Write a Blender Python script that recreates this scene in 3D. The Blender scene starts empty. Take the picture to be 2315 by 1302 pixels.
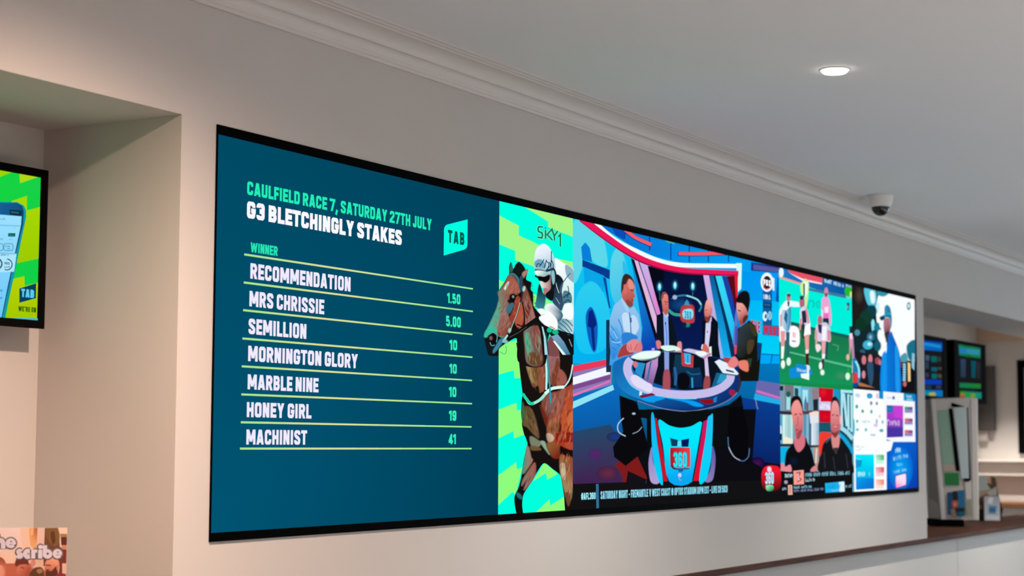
import bpy, bmesh, math, random
from mathutils import Vector, Matrix
from mathutils.geometry import tessellate_polygon
random.seed(4)
S = bpy.context.scene
COL = S.collection
W, H, FPX = 2315.0, 1302.0, 3989.19

# ---------------------------------------------------------------- camera
PI_, YA, RO = math.radians(5.06323636), math.radians(59.90269388), math.radians(0.20228036)
FW = Vector((math.sin(YA)*math.cos(PI_), math.cos(YA)*math.cos(PI_), math.sin(PI_)))
_r = Vector((math.cos(YA), -math.sin(YA), 0)); _u = _r.cross(FW)
RT = _r*math.cos(RO) + _u*math.sin(RO); UP = -_r*math.sin(RO) + _u*math.cos(RO)
CAM = Vector((0, -3.275, 1.55))
cd = bpy.data.cameras.new('camera'); cam = bpy.data.objects.new('camera', cd); COL.objects.link(cam)
cam.matrix_world = Matrix(((RT.x, UP.x, -FW.x, CAM.x), (RT.y, UP.y, -FW.y, CAM.y), (RT.z, UP.z, -FW.z, CAM.z), (0, 0, 0, 1)))
cd.sensor_width = 36.0; cd.lens = FPX/W*36.0; cd.clip_start = 0.05
cd.dof.use_dof = True; cd.dof.focus_distance = 6.0; cd.dof.aperture_fstop = 3.6
S.camera = cam
S.cycles.transparent_max_bounces = 48

# ---------------------------------------------------------------- world, exposure, lamps
S.view_settings.view_transform = 'Standard'; S.view_settings.look = 'None'
S.view_settings.exposure = 0.0; S.view_settings.gamma = 1.0; S.view_settings.use_curve_mapping = False
wd = bpy.data.worlds.new('world'); S.world = wd; wd.use_nodes = True
wd.node_tree.nodes['Background'].inputs[0].default_value = (0.90, 0.92, 0.96, 1)
wd.node_tree.nodes['Background'].inputs[1].default_value = 0.6
LAMP_W, LAMP_COL = 230.0, (1.0, 0.94, 0.88)       # ceiling downlights along the video wall
WARM_W, WARM_COL = 130.0, (1.0, 0.50, 0.32)       # warmer lamps of the row at the left end
HALL_W, HALL_COL = 1080.0, (0.88, 0.94, 1.0)                   # downlights over the rest of the floor

# ---------------------------------------------------------------- helpers
def lin(c):
    return c/12.92 if c <= 0.04045 else ((c+0.055)/1.055)**2.4
def hx(h):
    if not isinstance(h, str): return h
    h = h.lstrip('#'); return tuple(lin(int(h[i:i+2], 16)/255) for i in (0, 2, 4))
def mix(a, b, t):
    a, b = hx(a), hx(b)
    if len(a) != len(b): a, b = (*a, 1.0)[:4], (*b, 1.0)[:4]
    return tuple(x+(y-x)*t for x, y in zip(a, b))
def mat(name, col, rough=0.6, metal=0.0, spec=0.5, noise=0.0, nscale=40, bump=0.0, emit=None, strength=1.0, coat=0.0):
    m = bpy.data.materials.new(name); m.use_nodes = True
    nt = m.node_tree; b = nt.nodes['Principled BSDF']
    c = hx(col); b.inputs['Base Color'].default_value = (*c, 1)
    b.inputs['Roughness'].default_value = rough; b.inputs['Metallic'].default_value = metal
    b.inputs['Specular IOR Level'].default_value = spec
    b.inputs['Coat Weight'].default_value = coat
    if emit:
        b.inputs['Emission Color'].default_value = (*hx(emit), 1); b.inputs['Emission Strength'].default_value = strength
    if noise or bump:
        tc = nt.nodes.new('ShaderNodeTexCoord'); n = nt.nodes.new('ShaderNodeTexNoise')
        n.inputs['Scale'].default_value = nscale; n.inputs['Detail'].default_value = 4
        nt.links.new(tc.outputs['Object'], n.inputs['Vector'])
        if noise:
            r = nt.nodes.new('ShaderNodeMix'); r.data_type = 'RGBA'
            r.inputs[6].default_value = (*[x*(1-noise) for x in c], 1); r.inputs[7].default_value = (*[min(1, x*(1+noise)) for x in c], 1)
            nt.links.new(n.outputs['Fac'], r.inputs[0]); nt.links.new(r.outputs[2], b.inputs['Base Color'])
        if bump:
            bp = nt.nodes.new('ShaderNodeBump'); bp.inputs['Strength'].default_value = bump; bp.inputs['Distance'].default_value = 0.002
            nt.links.new(n.outputs['Fac'], bp.inputs['Height']); nt.links.new(bp.outputs['Normal'], b.inputs['Normal'])
    return m
def mat_wood(name, c1, c2):
    m = mat(name, c1, 0.6, spec=.12); nt = m.node_tree; b = nt.nodes['Principled BSDF']
    tc = nt.nodes.new('ShaderNodeTexCoord'); mp = nt.nodes.new('ShaderNodeMapping'); mp.inputs['Scale'].default_value = (1.2, 22, 22)
    n = nt.nodes.new('ShaderNodeTexNoise'); n.inputs['Scale'].default_value = 3; n.inputs['Detail'].default_value = 6
    r = nt.nodes.new('ShaderNodeValToRGB'); r.color_ramp.elements[0].color = (*hx(c1), 1); r.color_ramp.elements[1].color = (*hx(c2), 1)
    r.color_ramp.elements[0].position = .35; r.color_ramp.elements[1].position = .7
    nt.links.new(tc.outputs['Object'], mp.inputs[0]); nt.links.new(mp.outputs[0], n.inputs['Vector'])
    nt.links.new(n.outputs['Fac'], r.inputs[0]); nt.links.new(r.outputs[0], b.inputs['Base Color'])
    return m
def mat_attr(name, emissive, strength=1.0):
    m = bpy.data.materials.new(name); m.use_nodes = True; nt = m.node_tree; b = nt.nodes['Principled BSDF']
    a = nt.nodes.new('ShaderNodeAttribute'); a.attribute_name = 'Col'
    if emissive:
        nt.nodes.remove(b); e = nt.nodes.new('ShaderNodeEmission'); t = nt.nodes.new('ShaderNodeBsdfTransparent'); x = nt.nodes.new('ShaderNodeMixShader')
        nt.links.new(a.outputs['Color'], e.inputs['Color']); e.inputs['Strength'].default_value = strength
        nt.links.new(a.outputs['Alpha'], x.inputs[0]); nt.links.new(t.outputs[0], x.inputs[1]); nt.links.new(e.outputs[0], x.inputs[2])
        nt.links.new(x.outputs[0], nt.nodes['Material Output'].inputs['Surface'])
    else:
        nt.links.new(a.outputs['Color'], b.inputs['Base Color']); b.inputs['Roughness'].default_value = 0.45
    return m

def link(name, me, m, parent=None):
    o = bpy.data.objects.new(name, me); COL.objects.link(o)
    if m is not None:
        for x in (m if isinstance(m, (list, tuple)) else [m]): me.materials.append(x)
    if parent is not None:
        o.parent = parent; o.matrix_parent_inverse = Matrix.Translation(-parent.location)
    return o
def tag(o, label, cat, group=None):
    o['label'] = label; o['category'] = cat
    if group: o['group'] = group
    return o
def thing(name, label, cat, loc, group=None):
    o = bpy.data.objects.new(name, None); COL.objects.link(o); o.location = loc; o.empty_display_size = .05
    return tag(o, label, cat, group)
def struct(o):
    o['kind'] = 'structure'; return o
def part_label(o, s): o['label'] = s; return o

class MB:
    def __init__(s): s.bm = bmesh.new()
    def box(s, x0, x1, y0, y1, z0, z1):
        v = [s.bm.verts.new((x, y, z)) for z in (z0, z1) for y in (y0, y1) for x in (x0, x1)]
        for f in ((0, 2, 3, 1), (4, 5, 7, 6), (0, 1, 5, 4), (2, 6, 7, 3), (0, 4, 6, 2), (1, 3, 7, 5)): s.bm.faces.new([v[i] for i in f])
        return s
    def hexa(s, p):                              # eight corners: four front, four back
        v = [s.bm.verts.new(q) for q in p]
        for f in ((0, 1, 2, 3), (7, 6, 5, 4), (0, 4, 5, 1), (1, 5, 6, 2), (2, 6, 7, 3), (3, 7, 4, 0)): s.bm.faces.new([v[i] for i in f])
        return s
    def prism(s, pts, off):                      # planar outline pts pushed along off
        a = [s.bm.verts.new(p) for p in pts]; b = [s.bm.verts.new(Vector(p)+Vector(off)) for p in pts]; n = len(a)
        s.bm.faces.new(a); s.bm.faces.new(b[::-1])
        for i in range(n): s.bm.faces.new((a[i], b[i], b[(i+1) % n], a[(i+1) % n]))
        return s
    def lathe(s, prof, c, seg=48, axis='z'):     # prof: (radius, height)
        rings = []
        for r, h in prof:
            if r < 1e-6: rings.append([s.bm.verts.new((c[0], c[1], c[2]+h))])
            else: rings.append([s.bm.verts.new((c[0]+r*math.cos(2*math.pi*k/seg), c[1]+r*math.sin(2*math.pi*k/seg), c[2]+h)) for k in range(seg)])
        for a, b in zip(rings, rings[1:]):
            if len(a) == 1 and len(b) == 1: continue
            for k in range(seg):
                k2 = (k+1) % seg
                if len(a) == 1: s.bm.faces.new((a[0], b[k2], b[k]))
                elif len(b) == 1: s.bm.faces.new((a[k], a[k2], b[0]))
                else: s.bm.faces.new((a[k], a[k2], b[k2], b[k]))
        return s
    def tube(s, p, q, r, seg=16):
        p, q = Vector(p), Vector(q); d = (q-p).normalized(); e = d.orthogonal().normalized(); g = d.cross(e)
        R = []
        for o in (p, q): R.append([s.bm.verts.new(o+r*(math.cos(2*math.pi*k/seg)*e+math.sin(2*math.pi*k/seg)*g)) for k in range(seg)])
        for k in range(seg): s.bm.faces.new((R[0][k], R[0][(k+1) % seg], R[1][(k+1) % seg], R[1][k]))
        s.bm.faces.new(R[0][::-1]); s.bm.faces.new(R[1]); return s
    def build(s, name, m, parent=None, bevel=0.0, smooth=False, seg=2):
        bmesh.ops.recalc_face_normals(s.bm, faces=s.bm.faces)
        if bevel:
            bmesh.ops.bevel(s.bm, geom=[e for e in s.bm.edges if len(e.link_faces) == 2 and e.calc_face_angle(0) > .5], offset=bevel, segments=seg, affect='EDGES', profile=.5)
        me = bpy.data.meshes.new(name); s.bm.to_mesh(me); s.bm.free()
        if smooth: me.polygons.foreach_set('use_smooth', [True]*len(me.polygons)); 
        return link(name, me, m, parent)

def ray(x, y): return FW*FPX + RT*(x-W/2) - UP*(y-H/2)

# ---------------------------------------------------------------- flat artwork: outlines laid on a plane in the plane's own metres
class Art:
    """pictures shown on screens and prints, drawn as coloured outlines on one flat surface"""
    def __init__(s, o, eu, ev, step=4e-5):
        s.o, s.eu, s.ev = Vector(o), Vector(eu).normalized(), Vector(ev).normalized(); s.n = s.eu.cross(s.ev); s.step = step
        s.V, s.F, s.C = [], [], []; s.lv = 0; s.clip = None; s.T = (0, 0, 1); s.fe = 0.0
    def t(s, ox, oy, k): s.T = (ox, oy, k); return s
    def pl(s, x, y):                             # photo coordinates -> metres on the plane
        x, y = s.T[0]+x*s.T[2], s.T[1]+y*s.T[2]; d = ray(x, y); k = (s.o-CAM).dot(s.n)/d.dot(s.n); p = CAM+d*k-s.o
        return (p.dot(s.eu), p.dot(s.ev))
    def panel(s, u0, u1, v0, v1): s.clip = (u0, u1, v0, v1); s.lv = 0; return s
    def _clip(s, P):
        if not s.clip: return P
        u0, u1, v0, v1 = s.clip
        for ax, lim, sg in ((0, u0, 1), (0, u1, -1), (1, v0, 1), (1, v1, -1)):
            out = []
            for i in range(len(P)):
                a, b = P[i-1], P[i]; ia, ib = (a[ax]-lim)*sg >= 0, (b[ax]-lim)*sg >= 0
                if ia != ib:
                    k = (lim-a[ax])/(b[ax]-a[ax]); q = [a[0]+(b[0]-a[0])*k, a[1]+(b[1]-a[1])*k]; q[ax] = lim
                    q = tuple(q)+(tuple(mix(a[2], b[2], k)),); out.append(q)
                if ib: out.append(b)
            P = out
            if len(P) < 3: return []
        return P
    def raw(s, P, new=True):                     # P: [(u, v, rgb)]
        P = s._clip([(u, v, tuple(c) if len(c) == 4 else (*c, 1.0)) for u, v, c in P])
        if len(P) < 3: return
        if new: s.lv += 1
        base = len(s.V)
        for u, v, c in P:
            s.V.append(s.o+s.eu*u+s.ev*v+s.n*(s.lv*s.step)); s.C.append(c)
        if len(P) == 3: tr = [(0, 1, 2)]
        elif len(P) == 4: tr = [(0, 1, 2, 3)]
        else: tr = tessellate_polygon([[Vector((p[0], p[1], 0)) for p in P]])
        for f in tr:
            f = list(f); a, b, c = [P[i] for i in f[:3]]
            if (b[0]-a[0])*(c[1]-a[1])-(b[1]-a[1])*(c[0]-a[0]) < 0: f = f[::-1]
            s.F.append(tuple(base+i for i in f))
    def spl(s, pts, n=6, closed=True):
        out = []; N = len(pts)
        for i in range(N if closed else N-1):
            if closed: p0, p1, p2, p3 = pts[i-1], pts[i], pts[(i+1) % N], pts[(i+2) % N]
            else: p0, p1, p2, p3 = pts[max(i-1, 0)], pts[i], pts[i+1], pts[min(i+2, N-1)]
            for k in range(n):
                t = k/n; t2, t3 = t*t, t*t*t
                out.append(tuple(0.5*((2*b)+(-a+c)*t+(2*a-5*b+4*c-d)*t2+(-a+3*b-3*c+d)*t3) for a, b, c, d in zip(p0, p1, p2, p3)))
        if not closed: out.append(tuple(pts[-1]))
        return out
    def col(s, c, x, y):
        if isinstance(c, tuple) and len(c) == 4 and isinstance(c[0], str):        # (c0, c1, p0, p1) linear blend between two points
            (x0, y0), (x1, y1) = c[2], c[3]; dx, dy = x1-x0, y1-y0
            k = ((x-x0)*dx+(y-y0)*dy)/(dx*dx+dy*dy); return mix(c[0], c[1], max(0, min(1, k)))
        return hx(c)
    def poly(s, pts, c, new=True):
        s.raw([(*s.pl(x, y), s.col(c, x, y)) for x, y in pts], new)
    def feather(s, pts, c):                      # outline whose rim fades over 2*fe photo pixels
        f = s.fe/s.T[2]; n = len(pts); P = [Vector(p) for p in pts]
        ar = sum(P[i-1].x*P[i].y-P[i].x*P[i-1].y for i in range(n)); sg = 1 if ar > 0 else -1
        I, O = [], []
        for i in range(n):
            t = P[(i+1) % n]-P[i-1]
            if t.length < 1e-9: t = Vector((1, 0))
            t.normalize(); m = Vector((t.y, -t.x))*sg*f; O.append(P[i]+m); I.append(P[i]-m*.6)
        s.poly([tuple(p) for p in I], c)
        for i in range(n):
            j = (i+1) % n; q = []
            for p, al in ((I[i], 1.0), (I[j], 1.0), (O[j], 0.0), (O[i], 0.0)): q.append((*s.pl(p.x, p.y), (*s.col(c, p.x, p.y), al)))
            s.raw(q, False)
    def sm(s, pts, c): s.feather(s.spl(pts), c) if s.fe else s.poly(s.spl(pts), c)
    def strokes(s, pts, n, cols, ln, wd, ang, jit=.3):  # short hair or cloth strokes scattered inside an outline
        xs, ys = [p[0] for p in pts], [p[1] for p in pts]; k = 0
        for _ in range(n*12):
            if k >= n: break
            x, y = random.uniform(min(xs), max(xs)), random.uniform(min(ys), max(ys)); ins = False
            for i in range(len(pts)):
                (x0, y0), (x1, y1) = pts[i-1], pts[i]
                if (y0 > y) != (y1 > y) and x < (x1-x0)*(y-y0)/(y1-y0)+x0: ins = not ins
            if not ins: continue
            k += 1; a = ang+random.uniform(-jit, jit); l = ln*random.uniform(.5, 1.3)/2; w = wd*random.uniform(.5, 1.2)/2
            e, m = Vector((math.cos(a), math.sin(a))), Vector((-math.sin(a), math.cos(a))); o = Vector((x, y)); cc = hx(random.choice(cols))
            s.lv += 1; ce = (*s.pl(x, y), (*cc, .75)); R = [(*s.pl(*(o+e*l*math.cos(t)+m*w*math.sin(t))), (*cc, 0.0)) for t in [2*math.pi*q/10 for q in range(10)]]
            for q in range(10): s.raw([ce, R[q], R[(q+1) % 10]], False)
    def ell(s, cx, cy, rx, ry, c, rot=0, n=28):
        cr, sr = math.cos(rot), math.sin(rot)
        (s.feather if s.fe else s.poly)([(cx+rx*math.cos(a)*cr-ry*math.sin(a)*sr, cy+rx*math.cos(a)*sr+ry*math.sin(a)*cr) for a in [2*math.pi*k/n for k in range(n)]], c)
    def soft(s, cx, cy, rx, ry, c0, c1, n=24):    # colour blending out to its surround
        s.lv += 1; q = [(cx+rx*math.cos(2*math.pi*k/n), cy+ry*math.sin(2*math.pi*k/n)) for k in range(n)]
        c = (*s.pl(cx, cy), hx(c0))
        for k in range(n): s.raw([c, (*s.pl(*q[k]), s.col(c1, *q[k])), (*s.pl(*q[(k+1) % n]), s.col(c1, *q[(k+1) % n]))], False)
    def rib(s, pts, w, c, new=True, uv=False):    # ribbon of width w (photo units, or metres when uv)
        P = [Vector(p) for p in pts]; n = len(P); L, R = [], []
        closed = n > 2 and (P[0]-P[-1]).length < 1e-9
        for i in range(n):
            a = P[i]-P[i-1] if i > 0 else ((P[-1]-P[-2]) if closed else P[1]-P[0])
            b = P[i+1]-P[i] if i < n-1 else ((P[1]-P[0]) if closed else P[-1]-P[-2])
            if a.length < 1e-12: a = b
            if b.length < 1e-12: b = a
            a, b = a.normalized(), b.normalized(); na, nb = Vector((-a.y, a.x)), Vector((-b.y, b.x)); m = na+nb
            if m.length < 1e-6: m = na
            m.normalize(); k = (w[i] if isinstance(w, (list, tuple)) else w)/2/max(.35, m.dot(na)); L.append(P[i]+m*k); R.append(P[i]-m*k)
        if new: s.lv += 1
        for i in range(n-1):
            q = [L[i], L[i+1], R[i+1], R[i]]
            if uv: s.raw([(p.x, p.y, hx(c)) for p in q], False)
            else: s.poly([tuple(p) for p in q], c, False)
    def crv(s, pts, w, c): s.rib(s.spl(pts, 8, False), w, c)
    def text(s, string, a, b, cap, c, weight=0.2, gap=0.03, natural=False):
        """a, b: photo points at the left and right end of the baseline; cap: photo point at cap height above a"""
        ua, va = s.pl(*a); ub, vb = s.pl(*b); uc, vc = s.pl(*cap); h = vc-va
        gl = [glyph(ch, weight) for ch in string]; tot = sum(g[0] for g in gl)+gap*(len(gl)-1)
        fx = (ub-ua)/tot/h if not natural else 1.0
        s.lv += 1; x = 0; va = vb = (va+vb)/2; old = s.clip
        for ch, (wd_, strokes) in zip(string, gl):
            lo, hi = (va-h*.3 if ch == ',' else va), va+h
            s.clip = (old[0], old[1], max(lo, old[2]), min(hi, old[3])) if old else (-1e9, 1e9, lo, hi)
            for st in strokes:
                st = [Vector(p) for p in st]
                for i, j in ((0, 1), (-1, -2)):
                    if (st[i].y < .001 or st[i].y > .999) and abs(st[i].x-st[j].x) > .01 and abs(st[i].y-st[j].y) > .2: st[i] = st[i]+(st[i]-st[j]).normalized()*.12
                s.rib([(ua+(x+px)*h*fx, va+(vb-va)*((x+px)/tot)+py*h) for px, py in st], weight*h*(0.5+0.5*fx), c, False, True)
            x += wd_+gap
        s.clip = old
    def smudge(s, n, a, b, cap, c, weight=0.2, gap=0.03):   # a line of writing too small to read: a row of broken strokes
        ua, va = s.pl(*a); ub, vb = s.pl(*b); uc, vc = s.pl(*cap); h = vc-va; w = (ub-ua)/n; s.lv += 1
        for i in range(n):
            if n > 5 and i % 6 == 5: continue
            x, y = ua+w*(i+.15), va+(vb-va)*i/n; t = min(weight*h, w*.42)
            s.rib([(x+t/2, y), (x+t/2, y+h*random.uniform(.7, 1))], t, c, False, True)
            if random.random() < .7: s.rib([(x, y+h*random.choice((.12, .5, .85))), (x+w*.75, y+h*random.choice((.12, .5, .85)))], t*.8, c, False, True)
            if random.random() < .6: s.rib([(x+w*.7-t/2, y+h*random.uniform(0, .2)), (x+w*.7-t/2, y+h*random.uniform(.6, .95))], t, c, False, True)
    def mesh(s, name, m, parent=None):
        me = bpy.data.meshes.new(name); me.from_pydata([tuple(v) for v in s.V], [], s.F)
        at = me.color_attributes.new('Col', 'FLOAT_COLOR', 'POINT')
        at.data.foreach_set('color', [x for c in s.C for x in ((*c, 1.0) if len(c) == 3 else c)])
        return link(name, me, m, parent)

def arc(cx, cy, rx, ry, a0, a1, n=6):
    return [(cx+rx*math.cos(math.radians(a0+(a1-a0)*k/n)), cy+ry*math.sin(math.radians(a0+(a1-a0)*k/n))) for k in range(n+1)]
GW = {'I': .22, '1': .30, 'M': .62, 'W': .74, '.': .2, ',': .2, ' ': .13, '-': .26, 'J': .38, 'L': .38, 'F': .38, 'E': .40, 'T': .42, "'": .16, '#': .5, '(': .24, ')': .24, '@': .6, 'Y': .48, 'A': .5, 'V': .5, 'K': .48}
def glyph(ch, s):
    w = GW.get(ch, .46)+(s-.2)*.9*(0 if ch in ' ' else 1); w = max(w, s*1.02) if ch != ' ' else w
    L, R, B, T, M = s/2, w-s/2, s/2, 1-s/2, .5; r = min(.5*(R-L), .17); rr = r
    tl = lambda: arc(L+r, T-rr, r, rr, 180, 90); tr = lambda: arc(R-r, T-rr, r, rr, 90, 0)
    br = lambda: arc(R-r, B+rr, r, rr, 0, -90); bl = lambda: arc(L+r, B+rr, r, rr, 270, 180)
    rev = lambda q: q[::-1]
    O = tl()+tr()+br()+bl(); O = O+[O[0]]
    if ch == ' ': return w, []
    g = {
     'A': [[(s*.48, 0), (w/2-s*.12, 1)], [(w-s*.48, 0), (w/2+s*.12, 1)], [(w*.25, .26), (w*.75, .26)]],
     'B': [[(L, 0), (L, 1)], [(L, T)]+tr()[:0]+arc(R-r*.9-s*.1, T-(T-M)/2, r*.9+s*.05, (T-M)/2, 90, -90, 10)+[(L, M)], [(L, M)]+arc(R-r*.9, (B+M)/2, r*.9, (M-B)/2, 90, -90, 10)+[(L, B)]],
     'C': [[(R, .64)]+rev(tr())+rev(tl())+rev(bl())+rev(br())+[(R, .36)]],
     'D': [[(L, 0), (L, 1)], [(L, T)]+arc(R-r, T-r, r, r, 90, 0)+arc(R-r, B+r, r, r, 0, -90)+[(L, B)]],
     'E': [[(L, 0), (L, 1)], [(L, T), (w, T)], [(L, M), (w*.92, M)], [(L, B), (w, B)]],
     'F': [[(L, 0), (L, 1)], [(L, T), (w, T)], [(L, .48), (w*.9, .48)]],
     'G': [[(R, .66)]+rev(tr())+rev(tl())+rev(bl())+rev(br())+[(R, .5)], [(w*.5, .46), (w, .46)]],
     'H': [[(L, 0), (L, 1)], [(R, 0), (R, 1)], [(L, M), (R, M)]],
     'I': [[(w/2, 0), (w/2, 1)]],
     'J': [[(R, 1)]+br()+bl()+[(L, .34)]],
     'K': [[(L, 0), (L, 1)], [(L+s*.2, .38), (w-s*.5, 1)], [(L+s*.55, .56), (w-s*.5, 0)]],
     'L': [[(L, 0), (L, 1)], [(L, B), (w, B)]],
     'M': [[(L, 0), (L, 1)], [(R, 0), (R, 1)], [(L+s*.1, 1), (w/2, .22)], [(R-s*.1, 1), (w/2, .22)]],
     'N': [[(L, 0), (L, 1)], [(R, 0), (R, 1)], [(L+s*.05, 1), (R-s*.05, 0)]],
     'O': [O], '0': [O],
     'P': [[(L, 0), (L, 1)], [(L, T)]+arc(R-r, T-(T-.44)/2, r, (T-.44)/2, 90, -90, 10)+[(L, .44)]],
     'R': [[(L, 0), (L, 1)], [(L, T)]+arc(R-r, T-(T-.46)/2, r, (T-.46)/2, 90, -90, 10)+[(L, .46)], [(w*.55, .46), (R+s*.05, 0)]],
     'S': [[(R, .68)]+rev(tr())+rev(tl())+[(L, .66), (L+(R-L)*.25, .555), (L+(R-L)*.75, .445), (R, .34)]+br()+bl()+[(L, .32)]],
     'T': [[(w/2, 0), (w/2, 1)], [(0, T), (w, T)]],
     'U': [[(L, 1)]+rev(bl())+rev(br())+[(R, 1)]],
     'V': [[(s*.48, 1), (w/2-s*.1, 0)], [(w-s*.48, 1), (w/2+s*.1, 0)]],
     'W': [[(s*.48, 1), (w*.29, 0)], [(w*.5, .95), (w*.29, 0)], [(w*.5, .95), (w*.71, 0)], [(w-s*.48, 1), (w*.71, 0)]],
     'X': [[(s*.48, 0), (w-s*.48, 1)], [(s*.48, 1), (w-s*.48, 0)]],
     'Y': [[(s*.48, 1), (w/2, .42)], [(w-s*.48, 1), (w/2, .42)], [(w/2, 0), (w/2, .48)]],
     'Z': [[(0, T), (w, T)], [(0, B), (w, B)], [(s*.55, B), (w-s*.55, T)]],
     '1': [[(w-s/2, 0), (w-s/2, 1)], [(0, .74), (w-s*.5, .9)]],
     '2': [tl()[::-1][::-1][:0]+[(L, .68)]+tl()+tr()+[(R, .62), (L, .2), (L, B)], [(0, B), (w, B)]],
     '3': [[(L, .72)]+tl()+tr()+[(R, .62), (R-r*.6, .52), (L+(R-L)*.3, .52)], [(L+(R-L)*.3, .52), (R-r*.6, .52), (R, .42)]+br()+bl()+[(L, .28)]],
     '4': [[(R-s*.3, 0), (R-s*.3, 1)], [(R-s*.3, .95), (s*.4, .3)], [(0, .26), (w, .26)]],
     '5': [[(R, T), (L, T), (L, .56), (R-r, .58)]+arc(R-r, .58-r, r, r, 90, 0)+br()+bl()+[(L, .28)]],
     '6': [[(R, .72)]+rev(tr())+rev(tl())+rev(bl())+rev(br())+[(R, .46), (R-r*.6, .56), (L, .54)]],
     '7': [[(0, T), (w, T)], [(w-s*.5, T), (w*.38, 0)]],
     '8': [(lambda q: q+[q[0]])(arc(w/2, .75-s*.12, (R-L)/2*.92, T-.75+s*.12, 0, 330, 11)), (lambda q: q+[q[0]])(arc(w/2, .27, (R-L)/2, .27-B+.01, 0, 330, 11))],
     '9': [[(L, .28)]+rev(bl())+rev(br())+rev(tr())+rev(tl())+[(L, .54), (L+r*.6, .44), (R, .46)]],
     '.': [[(w/2, 0), (w/2, s)]], ',': [[(w/2+s*.1, s), (w/2-s*.2, -.12)]], '-': [[(0, .42), (w, .42)]], "'": [[(w/2, .7), (w/2, 1)]],
     '#': [[(w*.3, 0), (w*.42, 1)], [(w*.62, 0), (w*.74, 1)], [(0, .36), (w, .36)], [(0, .66), (w, .66)]],
     '(': [[(w*.9, 1)]+arc(w*.9, .5, w*.6, .5, 110, 250, 8)+[(w*.9, 0)]], ')': [[(w*.1, 1)]+arc(w*.1, .5, w*.6, .5, 70, -70, 8)+[(w*.1, 0)]],
     '@': [O, [(w*.4, .4), (w*.6, .4), (w*.6, .65), (w*.4, .65), (w*.4, .4)]],
    }
    return w, g.get(ch, [O])
# ---------------------------------------------------------------- materials
M = dict(
    wall=mat('wall_paint', '#c8c3be', 0.75, spec=.25, noise=.02, nscale=3, bump=.05),
    ceil=mat('ceiling_paint', '#ececec', 0.8, spec=.2),
    trim=mat('trim_paint', '#dad5d0', 0.55, spec=.35),
    floor=mat('floor_tile', '#c3c2c0', 0.95, noise=.2, nscale=120),
    absorb=mat('bounce_absorber', '#55504c', 0.95, noise=.2, nscale=120),  # unseen dark floor zone, added to lower the bounce light
    warmlit=mat('warm_light_paint', '#c6ac94', 0.7),  # warm light on the end wall, put into the colour
    black=mat('black_plastic', '#060606', 0.7, spec=.04), satin=mat('black_gloss', '#020202', 0.7, spec=.02),
    dark=mat('dark_grey_plastic', '#4b4644', 0.6), white=mat('white_plastic', '#e6e2de', 0.45),
    laminate=mat('white_laminate', '#d9d3cc', 0.5), grey=mat('grey_metal', '#dad4cd', 0.5, metal=.1),
    side=mat('grey_side_panel', '#b8b0aa', 0.55),
    wood=mat_wood('dark_timber', '#3c2116', '#5e3826'), oak=mat_wood('light_timber', '#7a5538', '#94694a'),
    dome=mat('smoked_dome', '#05080a', 0.08, spec=.6, coat=.4),
    led=mat('lamp_lens', '#ffffff', 0.5, emit='#fff4e6', strength=9.0), metal=mat('brushed_metal', '#a09c98', 0.35, metal=.8),
    screen=mat_attr('lit_picture', True, 1.0), print=mat_attr('printed_ink', False),
    glassg=mat('green_tinted_screen', '#9cc4ae', 0.35), glassb=mat('pale_blue_panel', '#cfe2e4', 0.35),
    green=mat('green_label', '#1f8a44', 0.5), cream=mat('cream_label', '#c9b8a8', .6), pgreen=mat('pale_green_label', '#a3ab92', .6),
)

# ---------------------------------------------------------------- the room
XL, XR, WEND, HZ, CZ = -6.0, 17.1, 10.755, 2.472, 2.915
NICHE = 3.788
struct(MB().box(NICHE, WEND, 0, .53, .984, CZ).build('wall_front', M['wall']))
struct(MB().box(NICHE, 5.0, 0, .53, 0, .984).build('wall_pier', M['wall']))
struct(MB().box(5.0, WEND, .12, .53, 0, .93).build('wall_lower', M['wall']))
struct(MB().box(XL, NICHE, 0, .53, HZ+.003, CZ).build('wall_lintel', M['wall']))
struct(MB().box(XL, NICHE+.05, .53, .68, 0, CZ).build('wall_niche', M['wall']))
struct(MB().box(WEND, XR, 0, .49, HZ, CZ).build('wall_header', M['wall']))
struct(MB().box(WEND-.1, XR+.15, 1.4, 1.55, 0, CZ).build('wall_back', M['wall']))
w = MB(); w.box(XR, XR+.15, -1.2, 1.4, 0, CZ); w.box(XR, XR+.15, -9, -4.6, 0, CZ); w.box(XR, XR+.15, -4.6, -1.2, 0, .8); w.box(XR, XR+.15, -4.6, -1.2, 2.6, CZ)
struct(w.build('wall_end', M['wall']))
w = MB()
for y in (-4.6, -2.93, -1.26): w.box(XR+.03, XR+.10, y, y+.06, .8, 2.6)
for z in (.8, 2.54): w.box(XR+.03, XR+.10, -4.54, -1.26, z, z+.06)
struct(w.build('added_window', M['trim']))  # unseen window frame, added to go with the cool fill lamp
ld = bpy.data.lights.new('cool_fill', 'AREA'); ld.shape = 'RECTANGLE'; ld.size = 3.2; ld.size_y = 1.7; ld.energy = 110; ld.color = (.55, .80, 1.0)      # added cool fill, unseen, tints the right of the ceiling blue
lo = bpy.data.objects.new('cool_fill', ld); COL.objects.link(lo); lo.location = (XR+.2, -2.9, 1.7); lo.rotation_euler = (0, math.radians(90), 0)
struct(MB().box(WEND-.1, WEND, .53, 1.4, 0, CZ).build('wall_side', M['wall']))
struct(MB().box(XL-.15, XL, -9, .68, 0, CZ).build('wall_left', M['wall']))
fl = struct(MB().box(XL-.15, XR+.15, -9, -2.4, -.1, 0).box(XL-.15, XR+.15, -2.4, 1.55, -.1, 0).build('floor', [M['floor'], M['absorb']]))  # dark strip near the wall added to dim ceiling and counter fill
for p in fl.data.polygons:
    if p.center.y > -2.41: p.material_index = 1
struct(MB().box(XL-.15, XR+.15, -9, 1.55, CZ, CZ+.1).build('ceiling', M['ceil']))
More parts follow.
